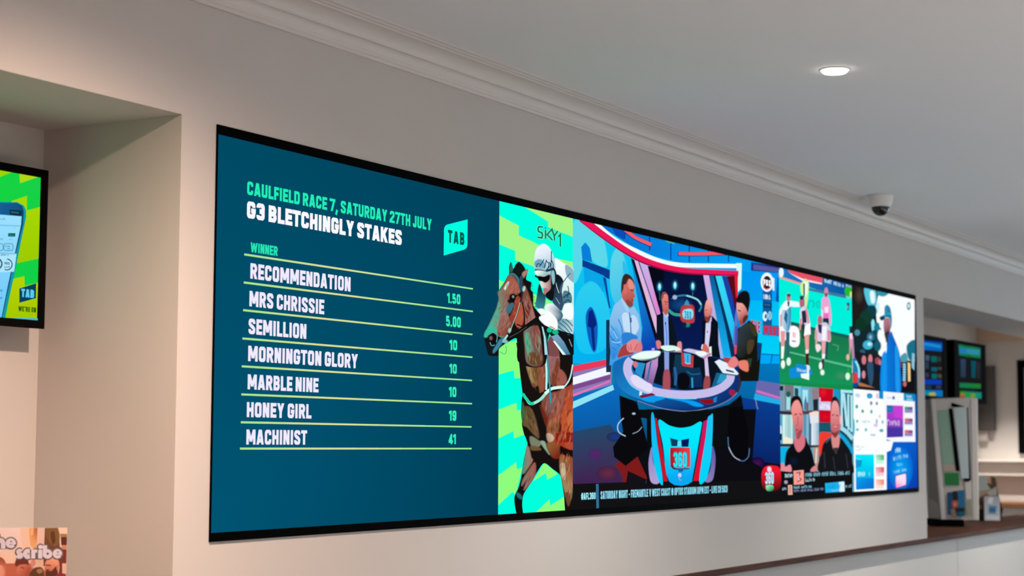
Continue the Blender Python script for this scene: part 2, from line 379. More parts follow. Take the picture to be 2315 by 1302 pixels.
# cornice: stepped cove between wall and ceiling
prof = [(0, 2.808), (.011, 2.808), (.011, 2.818), (.015, 2.821), (.015, 2.829)]
prof += [(.017+.022*math.sin(a)**1.0*0+.020*(1-math.cos(a)), 2.832+.024*math.sin(a)) for a in [math.pi/2*k/6 for k in range(7)]]
prof += [(.031, 2.860)]
prof += [(.031+.050*(1-math.cos(a)), 2.862+.036*math.sin(a)) for a in [math.pi/2*k/10 for k in range(1, 11)]]
prof += [(.086, 2.898), (.086, 2.903), (.098, 2.9045), (.098, 2.909), (.111, 2.9105), (.111, CZ), (0, CZ)]
def sweep(name, x0, x1):
    m = MB(); m.prism([(x0, -p, z) for p, z in prof], (x1-x0, 0, 0)); return struct(m.build(name, M['trim']))
sweep('trim_1', XL, XR)
struct(MB().box(XR-.05, XR, .0, 1.4, 2.558, CZ).build('warm_lit_band', M['warmlit']))  # band of warm light high on the end wall, built as tinted box

# ---------------------------------------------------------------- video wall
def uz(x, y): d = ray(x, y); k = (-.016-CAM.y)/d.y; p = CAM+d*k; return p.x, p.z
FX0, FX1, FZ0, FZ1 = 3.939, 10.585, 1.271, 2.470
SX0, SX1, SZ0, SZ1 = FX0+.003, FX1-.022, FZ0+.0255, FZ1-.0285
vw = thing('video_wall', 'huge lit video wall set in the white wall, with racing odds and sports pictures', 'video screen', ((FX0+FX1)/2, 0, FZ0))
b = MB()
b.box(FX0, FX1, -.006, 0.0, SZ1, FZ1); b.box(FX0, FX1, -.006, 0, FZ0, SZ0); b.box(FX0, SX0, -.006, 0, SZ0, SZ1); b.box(SX1, FX1, -.006, 0, SZ0, SZ1)
part_label(b.build('frame', M['satin'], vw), 'black frame')
A = Art((0, -.0045, 0), (1, 0, 0), (0, 0, 1), step=6e-6)
# ---------------------------------------------------------------- pictures on the video wall
U = lambda x, y: A.t(0, 0, 1).pl(x, y)[0]
V_ = lambda x, y: A.t(0, 0, 1).pl(x, y)[1]
U1, U2, U3, U4 = U(1127.5, 810), U(1295, 800), U(1762.5, 850), U(1928, 860)
VF, VG = V_(1762.5, 869), V_(1929, 879)
A.panel(SX0-.002, SX1+.002, SZ0-.002, SZ1+.002); A.raw([(SX0-.002, SZ0-.002, hx('#050507')), (SX1+.002, SZ0-.002, hx('#050507')), (SX1+.002, SZ1+.002, hx('#050507')), (SX0-.002, SZ1+.002, hx('#050507'))])
def base(u0, u1, v0, v1, c):
    c = [c]*4 if isinstance(c, str) else c
    A.panel(u0, u1, v0, v1); A.lv = 1
    A.raw([(u0, v0, hx(c[0])), (u1, v0, hx(c[1])), (u1, v1, hx(c[2])), (u0, v1, hx(c[3]))])

# --- race odds
base(SX0, U1, SZ0, SZ1, ['#005472', '#003e58', '#00425c', '#004a64'])
A.t(0, 0, 1)
MINT, WHT = '#22efb6', '#f0eaff'
A.text('CAULFIELD RACE 7, SATURDAY 27TH JULY', (558, 441), (976, 520), (559, 411), MINT, .185)
A.text('G3 BLETCHINGLY STAKES', (557, 493), (909, 554), (558, 455), '#fbf8ff', .205, .012)
A.text('WINNER', (566, 571), (628, 577.5), (566.5, 549), '#25e6b4', .19)
rows = [('RECOMMENDATION', 565, 632, 597, 793, 657), ('MRS CHRISSIE', 563, 694, 659, 733, 709), ('SEMILLION', 561, 756, 721, 693, 765),
        ('MORNINGTON GLORY', 560, 818, 783, 809, 831), ('MARBLE NINE', 559, 880, 846, 720, 887), ('HONEY GIRL', 557, 943, 909, 704, 946), ('MACHINIST', 556, 1005, 971, 694, 1005)]
for s_, x0, y0, yt, x1, y1 in rows: A.text(s_, (x0, y0), (x1, y1), (x0+.5, yt), WHT, .19)
od = [('1.50', 1011, 1041, 685, 688, 662), ('5.00', 1008, 1042, 738, 740, 714), ('10', 1016, 1034, 791, 792, 768), ('10', 1016, 1033, 844, 845, 822), ('10', 1015, 1032, 897, 898, 874), ('19', 1015, 1032, 951, 951, 928), ('41', 1014, 1031, 1004, 1004, 981)]
for s_, x0, x1, y0, y1, yt in od: A.text(s_, (x0, y0), (x1, y1), (x0, yt), '#30f2b8', .2)
for (x0, y0, x1, y1) in ((552, 575, 1069, 653), (551, 638.5, 1069, 704), (549.5, 701, 1068, 756), (548, 765, 1068, 807.5), (546.5, 828, 1067, 860), (545.5, 891.5, 1067, 912.5), (544.5, 954.5, 1066, 965), (542.5, 1014, 1066, 1014)):
    A.lv += 1; n = 10
    for k in range(n):
        f = lambda t: (x0+(x1-x0)*t, y0+(y1-y0)*t); a, b_ = f(k/n), f((k+1)/n)
        cc = mix('#9be88e', '#e0dc98', 1-abs(k/n-.35)*2.2 if k < 8 else 0)
        wv = 4.6-1.3*k/n; A.rib([a, b_], wv, cc, False)
A.t(990, 480, .09221)
A.poly([(140, 1060), (148, 430), (158, 370), (185, 325), (225, 300), (728, 172), (722, 790), (712, 850), (690, 885), (650, 912)], '#00ffe0')
A.text('TAB', (243, 742), (652, 802), (232, 430), '#00584e', .2, .1)

# --- jockey panel
base(U1, U2, SZ0, SZ1, '#00ffdc')
LIME, LIM2 = '#8efd7e', '#a4f486'
A.t(1080, 440, .2919)
for q in ([(340, 80), (760, 165), (760, 336), (545, 250), (545, 208)], [(160, 158), (318, 240), (318, 315), (470, 385), (450, 562), (290, 505), (290, 435), (160, 382)],
          [(560, 482), (760, 528), (760, 620), (600, 520)]): A.poly(q, LIM2)
for q in ([(150, 655), (205, 675), (165, 730), (150, 730)], [(390, 730), (480, 800), (480, 890), (400, 850)], [(500, 790), (590, 845), (500, 890)], [(150, 1162), (300, 1128), (330, 1310), (150, 1310)]): A.poly(q, LIME)
A.t(1080, 800, .2919)
for q in ([(150, -5), (320, -5), (340, 185), (285, 190), (280, 128), (150, 162)], [(150, 435), (300, 378), (305, 438), (345, 428), (360, 625), (280, 655), (275, 598), (150, 660)],
          [(145, 950), (298, 838), (303, 893), (345, 880), (300, 1060), (290, 1090), (270, 1068), (145, 1185)], [(515, 840), (620, 930), (537, 975), (530, 922), (430, 985)], [(430, 1245), (555, 1125), (560, 1175), (665, 1108), (700, 1245)]): A.poly(q, LIME)
A.fe = 2.2
# horse: forehand in dark, then coat tones
A.t(1150, 780, .16892)
BODY = [(100, -30), (130, 150), (160, 450), (185, 640), (172, 760), (165, 900), (185, 1080), (215, 1200), (250, 1310), (900, 1310), (900, -30)]
A.poly(BODY, '#17110f')
A.t(1120, 960, .16129)
A.poly(A.spl([(372, -40), (400, 130), (450, 260), (400, 480), (360, 740), (320, 890), (280, 970), (265, 1040), (275, 1150), (312, 1290), (388, 1290), (375, 1130), (390, 990), (440, 900), (520, 780), (600, 640), (685, 540), (800, 620), (900, 700), (925, 780), (960, 1000), (990, 1260), (1110, 1260), (1110, -40), (560, -40), (460, -40)], 4), '#15100f')
A.t(1150, 780, .16892)
A.sm([(205, -20), (420, -20), (440, 60), (400, 250), (415, 400), (440, 560), (420, 640), (395, 540), (330, 560), (275, 420), (235, 250)], ('#6d4a2c', '#7c5634', (200, 0), (430, 500)))
A.sm([(215, -20), (290, -20), (275, 120), (265, 210), (235, 170)], '#3fae86')
A.sm([(235, 240), (270, 220), (310, 380), (330, 500), (300, 480), (250, 330)], '#a08557')
A.sm([(300, -20), (400, -20), (390, 90), (310, 120)], '#8c8074')
A.sm([(410, 90), (470, 20), (480, 300), (480, 560), (440, 620), (400, 440)], '#96523c')
A.sm([(500, -20), (620, 10), (680, 200), (640, 380), (580, 520), (530, 480), (510, 200)], ('#a0707a', '#8d5548', (540, 0), (600, 480)))
A.sm([(590, 420), (650, 180), (680, 280), (670, 420), (620, 540), (575, 530)], '#7a3f26')
A.sm([(680, 330), (760, 400), (770, 500), (690, 545), (640, 530)], '#a0584c')
A.sm([(480, 660), (560, 640), (680, 610), (820, 540), (870, 560), (870, 1310), (560, 1310), (500, 1010), (440, 800)], ('#7e4a3e', '#a83a1e', (480, 700), (860, 900)))
A.sm([(500, 720), (610, 640), (640, 780), (560, 960), (510, 900)], '#7d5a58')
A.sm([(690, 620), (760, 600), (700, 900), (650, 960), (600, 900)], '#9a5a4c')
A.sm([(770, 640), (860, 600), (870, 1000), (780, 1120), (700, 1120), (740, 860)], ('#b04428', '#c4562a', (780, 640), (820, 1050)))
A.sm([(800, 930), (860, 900), (865, 1100), (830, 1180), (790, 1060)], '#d46a38')
A.sm([(640, 1040), (700, 1060), (690, 1160), (630, 1130)], '#50120d')
A.sm([(220, 820), (300, 850), (350, 960), (380, 1080), (405, 1240), (330, 1190), (250, 1100), (190, 1060), (200, 900)], ('#5e4a2a', '#70543a', (220, 830), (380, 1200)))
A.sm([(185, 760), (215, 900), (200, 1020), (172, 950)], '#2f6a45')
A.sm([(420, 800), (470, 870), (520, 1010), (500, 1080), (440, 900)], '#6a2a1c')
A.sm([(520, 1080), (600, 980), (680, 1040), (640, 1200), (540, 1220)], '#8a5a3a')
A.t(1120, 960, .16129)
A.sm([(480, 190), (510, 165), (600, 220), (640, 260), (600, 310), (510, 300)], '#7a8068')
A.sm([(495, 300), (590, 310), (640, 350), (560, 360), (500, 350)], '#6b5434')
A.sm([(630, 240), (690, 240), (720, 330), (760, 420), (700, 350)], '#8fa890')
A.sm([(720, 130), (780, 130), (820, 190), (770, 250), (730, 220)], ('#b08a70', '#c9b4a0', (720, 200), (790, 170)))
A.sm([(725, 260), (840, 260), (910, 330), (900, 460), (820, 470), (760, 400)], ('#8d5a32', '#7a1e14', (760, 300), (880, 440)))
A.sm([(840, 130), (1080, 120), (1080, 280), (960, 240), (880, 250)], '#8a1d12')
A.sm([(970, 260), (1080, 250), (1080, 350), (1000, 330)], '#b2492a')
A.sm([(910, 300), (1000, 350), (1080, 370), (1080, 480), (960, 420), (915, 420)], '#1a0c0b')
A.sm([(910, 430), (1000, 450), (1085, 490), (1080, 860), (1050, 1060), (990, 1010), (950, 860), (905, 640)], ('#a0805a', '#94482a', (920, 700), (1070, 600)))
A.sm([(915, 560), (970, 560), (975, 760), (930, 720)], '#c9b89a')
A.sm([(960, 960), (1040, 960), (1050, 1060), (1020, 1140), (985, 1030)], '#6f4630')
A.sm([(435, 300), (470, 330), (500, 460), (520, 500), (460, 600), (400, 680), (375, 660), (410, 450)], ('#4f8f78', '#a8786a', (400, 500), (490, 500)))
A.sm([(550, 530), (560, 680), (500, 800), (420, 900), (400, 900), (450, 740), (370, 860), (380, 780), (450, 660)], ('#8f6e62', '#9a5a4c', (400, 700), (540, 600)))
A.sm([(290, 950), (340, 970), (370, 1010), (365, 1045), (310, 1010)], '#1f6c72')
A.t(1150, 780, .16892)
A.strokes([(200, 0), (420, 0), (420, 560), (330, 560), (230, 250)], 60, ['#8c6a3c', '#5a3a20', '#a08050', '#2c1c12'], 130, 22, 1.45)
A.strokes([(430, 60), (680, 60), (680, 520), (430, 560)], 60, ['#b07a74', '#6e3424', '#8d5548', '#4a2014'], 140, 26, 1.6)
A.strokes([(460, 680), (860, 580), (860, 1300), (560, 1300)], 110, ['#c86a3a', '#8a3018', '#a86a5a', '#6a1a10', '#d07a4a'], 150, 30, 1.75)
A.strokes([(190, 820), (300, 850), (400, 1230), (250, 1100), (200, 1050)], 40, ['#7a6040', '#4a3820', '#8a6a44', '#241a10'], 110, 22, 1.3)
A.t(1120, 960, .16129)
A.strokes([(910, 430), (1080, 490), (1060, 1000), (990, 1000), (910, 640)], 40, ['#b89468', '#7c4428', '#c0603a', '#5a3420'], 150, 24, 1.6)
A.strokes([(440, 320), (500, 480), (400, 680), (380, 640)], 16, ['#a88a7a', '#5c8878', '#7a4a3c'], 110, 14, 1.8)
A.strokes([(550, 540), (560, 680), (420, 890), (380, 840)], 16, ['#b08a80', '#6a3a30', '#8a6a60'], 110, 14, 2.0)
# bridle straps and reins on the chest
A.t(1150, 780, .16892)
A.crv([(180, 650), (230, 720), (290, 785), (400, 740), (480, 660), (540, 600), (600, 575), (735, 560)], 38, '#9fe8d4')
A.crv([(180, 650), (230, 720), (290, 785), (330, 772)], 36, '#14d6a8')
A.crv([(480, 650), (540, 600), (600, 575), (735, 560)], 40, '#dcfdf2')
A.crv([(735, 560), (790, 490), (825, 400), (850, 260)], 18, '#bff4ea')
A.crv([(484, -40), (488, 150), (500, 400), (494, 600)], 26, '#bdf6f0')
A.crv([(505, -40), (515, 250), (540, 520), (555, 770)], 22, '#2d97a8')
# head and neck
A.clip = (U(1085, 700), U2, SZ0, SZ1)
A.t(1085, 580, .1844)
A.poly(A.spl([(350, 215), (352, 120), (375, 68), (400, 150), (430, 100), (470, 65), (520, 105), (552, 160), (582, 152), (575, 205), (560, 280), (620, 320), (615, 400), (640, 440), (645, 520), (650, 600), (690, 660), (760, 740), (800, 1310), (480, 1310), (450, 1070), (432, 1000), (320, 1060), (260, 1100), (225, 1140), (212, 1212), (150, 1218), (100, 1205), (75, 1130), (55, 1040), (40, 980), (50, 930), (90, 850), (150, 720), (200, 600), (218, 510), (208, 440), (240, 395), (290, 320), (332, 240)], 5), '#15110f')
A.sm([(340, 240), (400, 240), (460, 330), (490, 420), (430, 470), (360, 470), (350, 560), (330, 680), (360, 800), (330, 900), (280, 990), (200, 960), (120, 930), (60, 960), (60, 930), (100, 850), (160, 720), (210, 600), (225, 510), (215, 440), (250, 395), (300, 320)], ('#58a58e', '#93584a', (150, 620), (350, 560)))
A.sm([(45, 980), (60, 925), (110, 850), (190, 690), (220, 560), (232, 620), (190, 760), (140, 850), (170, 870), (230, 930), (190, 930), (120, 940), (75, 990)], ('#2fbf9c', '#5aa894', (90, 900), (220, 640)))
A.sm([(260, 700), (330, 640), (340, 760), (380, 830), (300, 970), (210, 950), (230, 830)], ('#a07068', '#8d4a3c', (260, 700), (330, 900)))
A.sm([(350, 290), (420, 290), (480, 410), (470, 440), (420, 440), (370, 450), (345, 400)], '#a8604e')
A.sm([(290, 390), (330, 320), (345, 320), (310, 400)], '#d9efe4')
A.sm([(430, 510), (480, 500), (490, 620), (430, 740), (380, 800), (360, 740), (410, 640)], '#9a3b2c')
A.sm([(490, 560), (520, 620), (525, 780), (480, 880), (420, 800), (450, 680)], '#b0563a')
A.sm([(320, 620), (380, 570), (410, 590), (370, 680), (320, 700)], '#3d6d80')
A.ell(395, 500, 34, 46, '#0b0a0b', .3); A.ell(400, 492, 9, 12, '#8fa6a6')
A.ell(350, 545, 16, 20, '#14100f')
A.sm([(530, 360), (580, 430), (620, 560), (660, 700), (670, 780), (560, 840), (540, 700), (510, 520)], ('#7c4a3e', '#a06a60', (530, 500), (640, 700)))
A.sm([(540, 640), (590, 560), (610, 640), (570, 760)], '#6e2a20')
A.sm([(540, 900), (660, 850), (720, 900), (760, 1310), (580, 1310), (545, 1100)], ('#7f7066', '#6e3a34', (560, 1000), (720, 1000)))
A.sm([(555, 940), (600, 960), (620, 1130), (590, 1220), (555, 1080)], '#4fae8e')
A.sm([(600, 1180), (700, 1200), (740, 1310), (600, 1310)], '#6a4426')
A.sm([(640, 900), (720, 860), (760, 1000), (720, 1180), (660, 1050)], '#8a4a48')
A.strokes([(300, 330), (470, 340), (480, 430), (340, 460), (330, 620), (360, 800), (300, 980), (200, 940), (160, 800), (230, 600)], 110, ['#a86a5c', '#7c3a2e', '#b88478', '#6a8a7c', '#8d5040'], 100, 18, 2.0)
A.strokes([(90, 880), (220, 640), (230, 700), (160, 880)], 26, ['#30c8a4', '#5ab09c', '#7a8a7a'], 90, 16, 2.1)
A.strokes([(430, 500), (490, 500), (525, 780), (480, 870), (380, 790)], 30, ['#c06040', '#8a3020', '#b85a48', '#d07a54'], 80, 14, 1.9)
A.strokes([(530, 360), (620, 560), (670, 780), (560, 830), (510, 520)], 40, ['#a87068', '#6a2a20', '#b08a80', '#7c4438'], 120, 18, 1.3)
A.strokes([(550, 900), (720, 880), (760, 1300), (590, 1300)], 50, ['#8a7a70', '#6a3a30', '#5cae90', '#8a4a40', '#a08a60'], 140, 20, 1.45)
A.strokes([(580, 280), (625, 330), (650, 520), (700, 680), (660, 640), (620, 480)], 26, ['#0a0a0a', '#1c1a1a', '#2c3a38'], 80, 16, .9, .9)
# ears, browband, muzzle
A.sm([(358, 190), (362, 110), (376, 85), (392, 165)], '#2c6a5c')
A.sm([(510, 200), (575, 160), (570, 195), (520, 262)], '#a58574')
A.sm([(420, 190), (440, 110), (480, 90), (540, 150), (500, 190), (460, 225)], '#0f1a1a')
A.crv([(345, 228), (395, 215), (450, 270), (490, 380)], 30, '#3f6f80')
A.crv([(500, 240), (490, 330), (500, 420)], 42, '#2b4a5c')
A.crv([(525, 320), (505, 480), (460, 640), (400, 810), (340, 960)], 16, '#1f2d33')
A.crv([(480, 560), (440, 700), (390, 830), (350, 940)], 9, '#a9c4c0')
A.crv([(510, 560), (535, 740), (520, 850), (440, 830)], 14, '#1d1413')
A.ell(528, 395, 14, 30, '#b9d8d6', .2)
A.sm([(100, 960), (150, 935), (190, 970), (185, 1040), (130, 1060), (100, 1030)], '#0d0b0c'); A.crv([(95, 960), (150, 930), (198, 970), (190, 1050)], 12, '#5f9aa0')
A.ell(122, 1000, 16, 22, '#7c5a5c')
A.sm([(60, 1000), (100, 1050), (140, 1090), (190, 1080), (240, 1030), (220, 1100), (160, 1190), (100, 1180), (70, 1100)], '#12181c')
A.sm([(180, 1100), (230, 1020), (290, 1000), (240, 1090), (160, 1180), (150, 1150)], '#3f86a0')
A.crv([(110, 1050), (130, 1090), (170, 1085)], 14, '#3a98a8')
A.crv([(270, 1050), (300, 1000), (330, 960)], 24, '#a8dcd4'); A.ell(300, 1040, 30, 20, '#7fc4bd', .5); A.ell(352, 905, 14, 26, '#9fd6c4', .3)
A.crv([(340, 985), (470, 920), (600, 830), (720, 745)], [44+k*.6 for k in range(25)], '#121214'); A.crv([(350, 990), (470, 925), (560, 860)], 6, '#5c5c60')
A.crv([(300, 1090), (312, 1140), (290, 1195), (230, 1165)], 5, '#2b6b55')
A.fe = 1.2
# tack beside the rider's leg
A.clip = (U1, U2, SZ0, SZ1)
A.t(1190, 530, .20755)
A.poly([(55, 780), (150, 900), (230, 1010), (330, 1030), (520, 1100), (520, 1310), (420, 1310), (330, 1200), (240, 1080), (215, 1180), (215, 1310), (170, 1310), (140, 1060), (90, 900)], '#0f1114')
A.sm([(215, 1200), (260, 1110), (350, 1310), (215, 1310)], '#7d4a4c')
A.poly([(155, 1000), (172, 1010), (200, 1120), (222, 1310), (190, 1310), (178, 1120)], '#a9dbe2'); A.poly([(200, 1060), (212, 1080), (236, 1310), (222, 1310)], '#164a58')
A.poly([(262, 1110), (330, 1085), (400, 1170), (470, 1310), (400, 1310), (330, 1220)], ('#7fa8c4', '#3a7f9e', (280, 1110), (430, 1290)))
A.poly([(278, 1160), (300, 1160), (420, 1310), (385, 1310)], '#e8fbf6')
A.poly([(450, 1140), (460, 1140), (490, 1220), (482, 1225)], '#8a9a9c')
A.ell(240, 1042, 26, 26, '#0fbf8c'); A.ell(305, 1062, 34, 26, '#0fbf8c')
# rider
A.sm([(300, 265), (390, 310), (470, 350), (505, 400), (520, 600), (515, 900), (505, 1000), (480, 1090), (400, 1070), (320, 1030), (330, 930), (390, 830), (380, 740), (300, 720), (250, 620), (280, 420)], ('#f4fdff', '#b4dbe0', (360, 350), (330, 900)))
A.sm([(100, 690), (130, 540), (170, 640), (200, 650), (185, 790), (140, 810), (90, 780)], ('#0f2c3a', '#2f7f90', (150, 600), (110, 770)))
A.sm([(240, 620), (310, 440), (390, 500), (375, 620), (400, 760), (370, 830), (310, 790), (260, 700)], ('#0e1820', '#35506a', (290, 520), (370, 740)))
A.sm([(420, 330), (500, 390), (510, 520), (440, 470), (415, 400)], '#8fb2c2')
A.sm([(395, 620), (470, 640), (480, 740), (395, 750)], '#4a7d8f'); A.crv([(390, 690), (430, 660), (470, 640)], 10, '#16303c'); A.crv([(395, 745), (440, 715), (478, 740)], 10, '#1b3a48')
A.crv([(360, 640), (370, 560), (420, 480), (470, 420)], 10, '#3f6c7c'); A.crv([(440, 560), (450, 620), (430, 690)], 9, '#1c4252')
A.sm([(400, 770), (470, 750), (500, 800), (490, 920), (420, 920), (375, 900)], '#f7feff')
A.sm([(330, 940), (420, 920), (495, 980), (490, 1085), (400, 1070), (325, 1020)], ('#5e97a8', '#c2e2ea', (340, 960), (480, 1060)))
for q in ([(345, 960), (400, 1000), (470, 1080)], [(380, 940), (440, 990), (490, 1060)], [(420, 925), (460, 960), (495, 1000)], [(335, 1000), (380, 1040), (440, 1075)]): A.crv(q, 9, '#1d5468')
A.crv([(330, 1045), (420, 1075), (500, 1095)], 18, '#0c1418')
A.crv([(305, 470), (318, 560), (345, 640)], 7, '#c8e4ea'); A.crv([(310, 690), (335, 730), (352, 760)], 6, '#9cc0cc')
# white gloved hands on the reins
A.sm([(190, 790), (260, 750), (330, 800), (385, 870), (370, 920), (310, 960), (250, 900)], ('#f2feff', '#2a5a74', (240, 800), (370, 850)))
A.sm([(108, 825), (150, 808), (180, 820), (250, 850), (320, 930), (325, 1020), (290, 1035), (235, 1005), (190, 985), (135, 930), (130, 900), (150, 880)], '#fafffe')
A.crv([(240, 1000), (280, 1018), (300, 1032)], 10, '#c06a60'); A.crv([(150, 880), (190, 870)], 6, '#a9cdd4')
# face
A.sm([(140, 450), (250, 440), (260, 560), (240, 640), (200, 655), (178, 620), (180, 590), (150, 560)], ('#f0e0dc', '#9c6a62', (150, 540), (250, 540)))
A.sm([(175, 590), (215, 590), (235, 640), (200, 655), (180, 640)], '#b0787c')
A.sm([(200, 650), (250, 600), (270, 560), (290, 640), (270, 720), (210, 690)], '#0d1418')
A.sm([(112, 452), (180, 460), (240, 440), (240, 490), (200, 525), (160, 510), (125, 500)], '#0a0c10'); A.crv([(100, 440), (90, 455), (120, 470)], 16, '#101417')
# helmet
A.sm([(75, 330), (80, 220), (110, 140), (165, 105), (215, 120), (260, 180), (295, 280), (302, 380), (280, 420), (200, 430), (100, 430), (82, 380)], ('#eef6ff', '#9cc6dc', (130, 180), (220, 380)))
A.sm([(80, 300), (130, 270), (180, 300), (200, 360), (130, 360), (85, 350)], '#6fa6c2')
for q in ([(130, 350), (160, 310), (180, 270)], [(180, 370), (200, 310), (205, 275)], [(220, 380), (235, 320), (200, 290)], [(255, 380), (260, 280), (262, 180)], [(275, 390), (280, 330), (262, 280)], [(100, 360), (110, 320), (150, 330)], [(210, 380), (250, 340), (240, 300)]): A.crv(q, 9, '#12303e')
A.crv([(80, 380), (150, 385), (210, 395), (290, 370)], 26, '#1b4454'); A.crv([(80, 375), (150, 380), (200, 392)], 7, '#b5dbe4')
A.sm([(85, 400), (140, 395), (210, 410), (200, 440), (140, 452), (95, 440)], ('#fbfffb', '#8fc4be', (120, 405), (150, 450)))
A.sm([(260, 400), (300, 380), (320, 480), (290, 600), (265, 600), (255, 500)], '#101a20'); A.sm([(262, 410), (290, 400), (298, 500), (282, 545), (268, 500)], '#8fc0cc')
A.fe = 0
# channel logo
A.t(1080, 440, .2919)
for k, (cc, wv) in enumerate((('#8ff5c8', 20), ('#07835a', 13))):
    for q in ([(496, 252), (466, 248), (458, 262), (462, 285), (488, 296), (494, 312), (488, 336), (456, 330)], [(517, 275), (517, 342)], [(571, 262), (530, 310), (572, 354)], [(566, 268), (584, 320)], [(612, 282), (584, 322), (588, 356)], [(616, 326), (632, 308), (632, 402)]):
        A.rib(q, wv, cc)
A.poly([(512, 252), (522, 254), (522, 266), (512, 264)], '#07835a')

# --- studio panel
base(U2, U3, SZ0, SZ1, ['#0a0a10', '#0a0a10', '#0098f0', '#12c8ee'])
A.t(1280, 480, .2611)
A.poly([(50, 40), (620, 150), (760, 1310), (50, 1310)], ('#10d2ee', '#00a8ee', (100, 300), (700, 1000)))
A.fe = 1.6
# giant 6 and 0 on the back wall
A.sm([(60, 100), (200, 90), (300, 180), (345, 330), (350, 470), (230, 420), (200, 300), (160, 260), (135, 330), (140, 470), (60, 600)], '#5cd8ea')
A.poly([(130, 300), (165, 262), (205, 310), (225, 430), (140, 410)], '#0a7fd8')
A.poly([(140, 410), (380, 500), (375, 580), (140, 470)], '#063a8e'); A.poly([(150, 470), (330, 550), (330, 690), (160, 640)], '#0aa6e8')
A.poly([(318, 560), (345, 570), (372, 760), (385, 830), (370, 830)], '#0b4a9c')
A.sm([(130, 660), (210, 598), (290, 650), (360, 800), (390, 1000), (360, 1150), (260, 1220), (120, 1200), (70, 1000), (80, 780)], ('#2ccdf0', '#14c4f4', (150, 640), (250, 1200)))
A.sm([(170, 900), (210, 820), (250, 880), (272, 1000), (260, 1180), (230, 1200), (190, 1080)], '#0a5cc0'); A.poly([(195, 860), (225, 840), (255, 930), (265, 970), (240, 1000), (250, 1190), (232, 1195), (215, 1000), (185, 985)], '#07257a')
A.sm([(390, 700), (385, 450), (420, 330), (470, 320), (510, 420), (560, 600), (640, 860), (660, 1000), (600, 1060), (480, 900)], ('#5fd4ea', '#19b4ec', (420, 420), (620, 1000)))
A.sm([(500, 420), (580, 620), (650, 850), (655, 960), (620, 900), (540, 640), (495, 520)], '#28c0f0')
A.poly([(560, 400), (600, 430), (790, 1120), (780, 1200), (640, 1200), (660, 1000)], ('#1a90e0', '#0a44b0', (640, 700), (740, 1100)))
# sloping pillar on the left
A.poly([(560, 395), (592, 415), (790, 1050), (775, 1120)], '#071024'); A.poly([(590, 415), (625, 425), (800, 960), (785, 1060)], '#e2b6dc'); A.poly([(622, 425), (650, 440), (800, 890), (798, 950)], '#145a90')
A.poly([(632, 425), (705, 462), (815, 870), (790, 900)], ('#c9b0e8', '#e27fc8', (660, 460), (790, 860)))
# stadium backdrop
A.poly([(705, 465), (1000, 500), (1190, 540), (1480, 560), (1480, 1310), (780, 1310), (815, 870)], ('#061030', '#081c58', (900, 550), (1050, 1250)))
A.poly([(705, 465), (850, 500), (830, 760), (800, 820)], '#070a18')
A.crv([(880, 830), (930, 740), (1040, 720), (1140, 760), (1170, 810), (1150, 860)], 16, '#2c7c98'); A.crv([(1040, 720), (1130, 752), (1168, 800)], 15, '#8fd4dc')
A.crv([(885, 845), (930, 880), (1000, 890)], 26, '#37a08c'); A.soft(990, 800, 110, 70, '#0f4a80', '#081a50')
for x, y in ((808, 645), (942, 632), (1096, 640)):
    A.soft(x, y, 34, 56, '#1c6f98', '#07143c'); A.ell(x, y, 12, 30, '#6fe4f4'); A.ell(x, y-4, 7, 16, '#c8fbff')
A.ell(940, 735, 18, 18, '#a8b4dc'); A.crv([(808, 690), (812, 760)], 8, '#1f5c80'); A.crv([(1096, 690), (1096, 720)], 8, '#1f6c90')
A.sm([(995, 830), (1040, 800), (1100, 810), (1108, 880), (1100, 955), (1000, 940)], '#c03a44'); A.sm([(1015, 850), (1090, 842), (1090, 915), (1018, 915)], '#8fe4f6')
A.text('360', (1022, 920), (1084, 926), (1022, 852), '#2296c8', .2, .1)
A.poly([(1030, 775), (1045, 755), (1060, 775), (1070, 805), (1020, 800)], '#2f98b4'); A.ell(1048, 975, 22, 18, '#20887a'); A.sm([(1030, 950), (1000, 990), (1020, 1000), (1040, 980)], '#0a2040')
# pillars on the right
A.poly([(1185, 535), (1240, 545), (1380, 1310), (1320, 1310)], ('#d6b0e6', '#8fb0e8', (1220, 560), (1340, 1200)))
A.poly([(1235, 545), (1290, 550), (1440, 1310), (1370, 1310)], ('#0b5a98', '#12b4f4', (1260, 600), (1400, 1250)))
A.poly([(1275, 550), (1300, 550), (1455, 1170), (1440, 1260)], '#0a2f58'); A.poly([(1292, 550), (1350, 552), (1455, 960), (1455, 1170)], ('#3adcf4', '#14b8f4', (1310, 560), (1440, 1100)))
A.poly([(1348, 552), (1410, 556), (1470, 900), (1455, 960)], '#1c3ea8'); A.poly([(1390, 552), (1480, 552), (1480, 820), (1460, 800)], '#5a0a18')
A.poly([(1440, 1130), (1460, 900), (1480, 760), (1480, 1200)], '#5878c8')
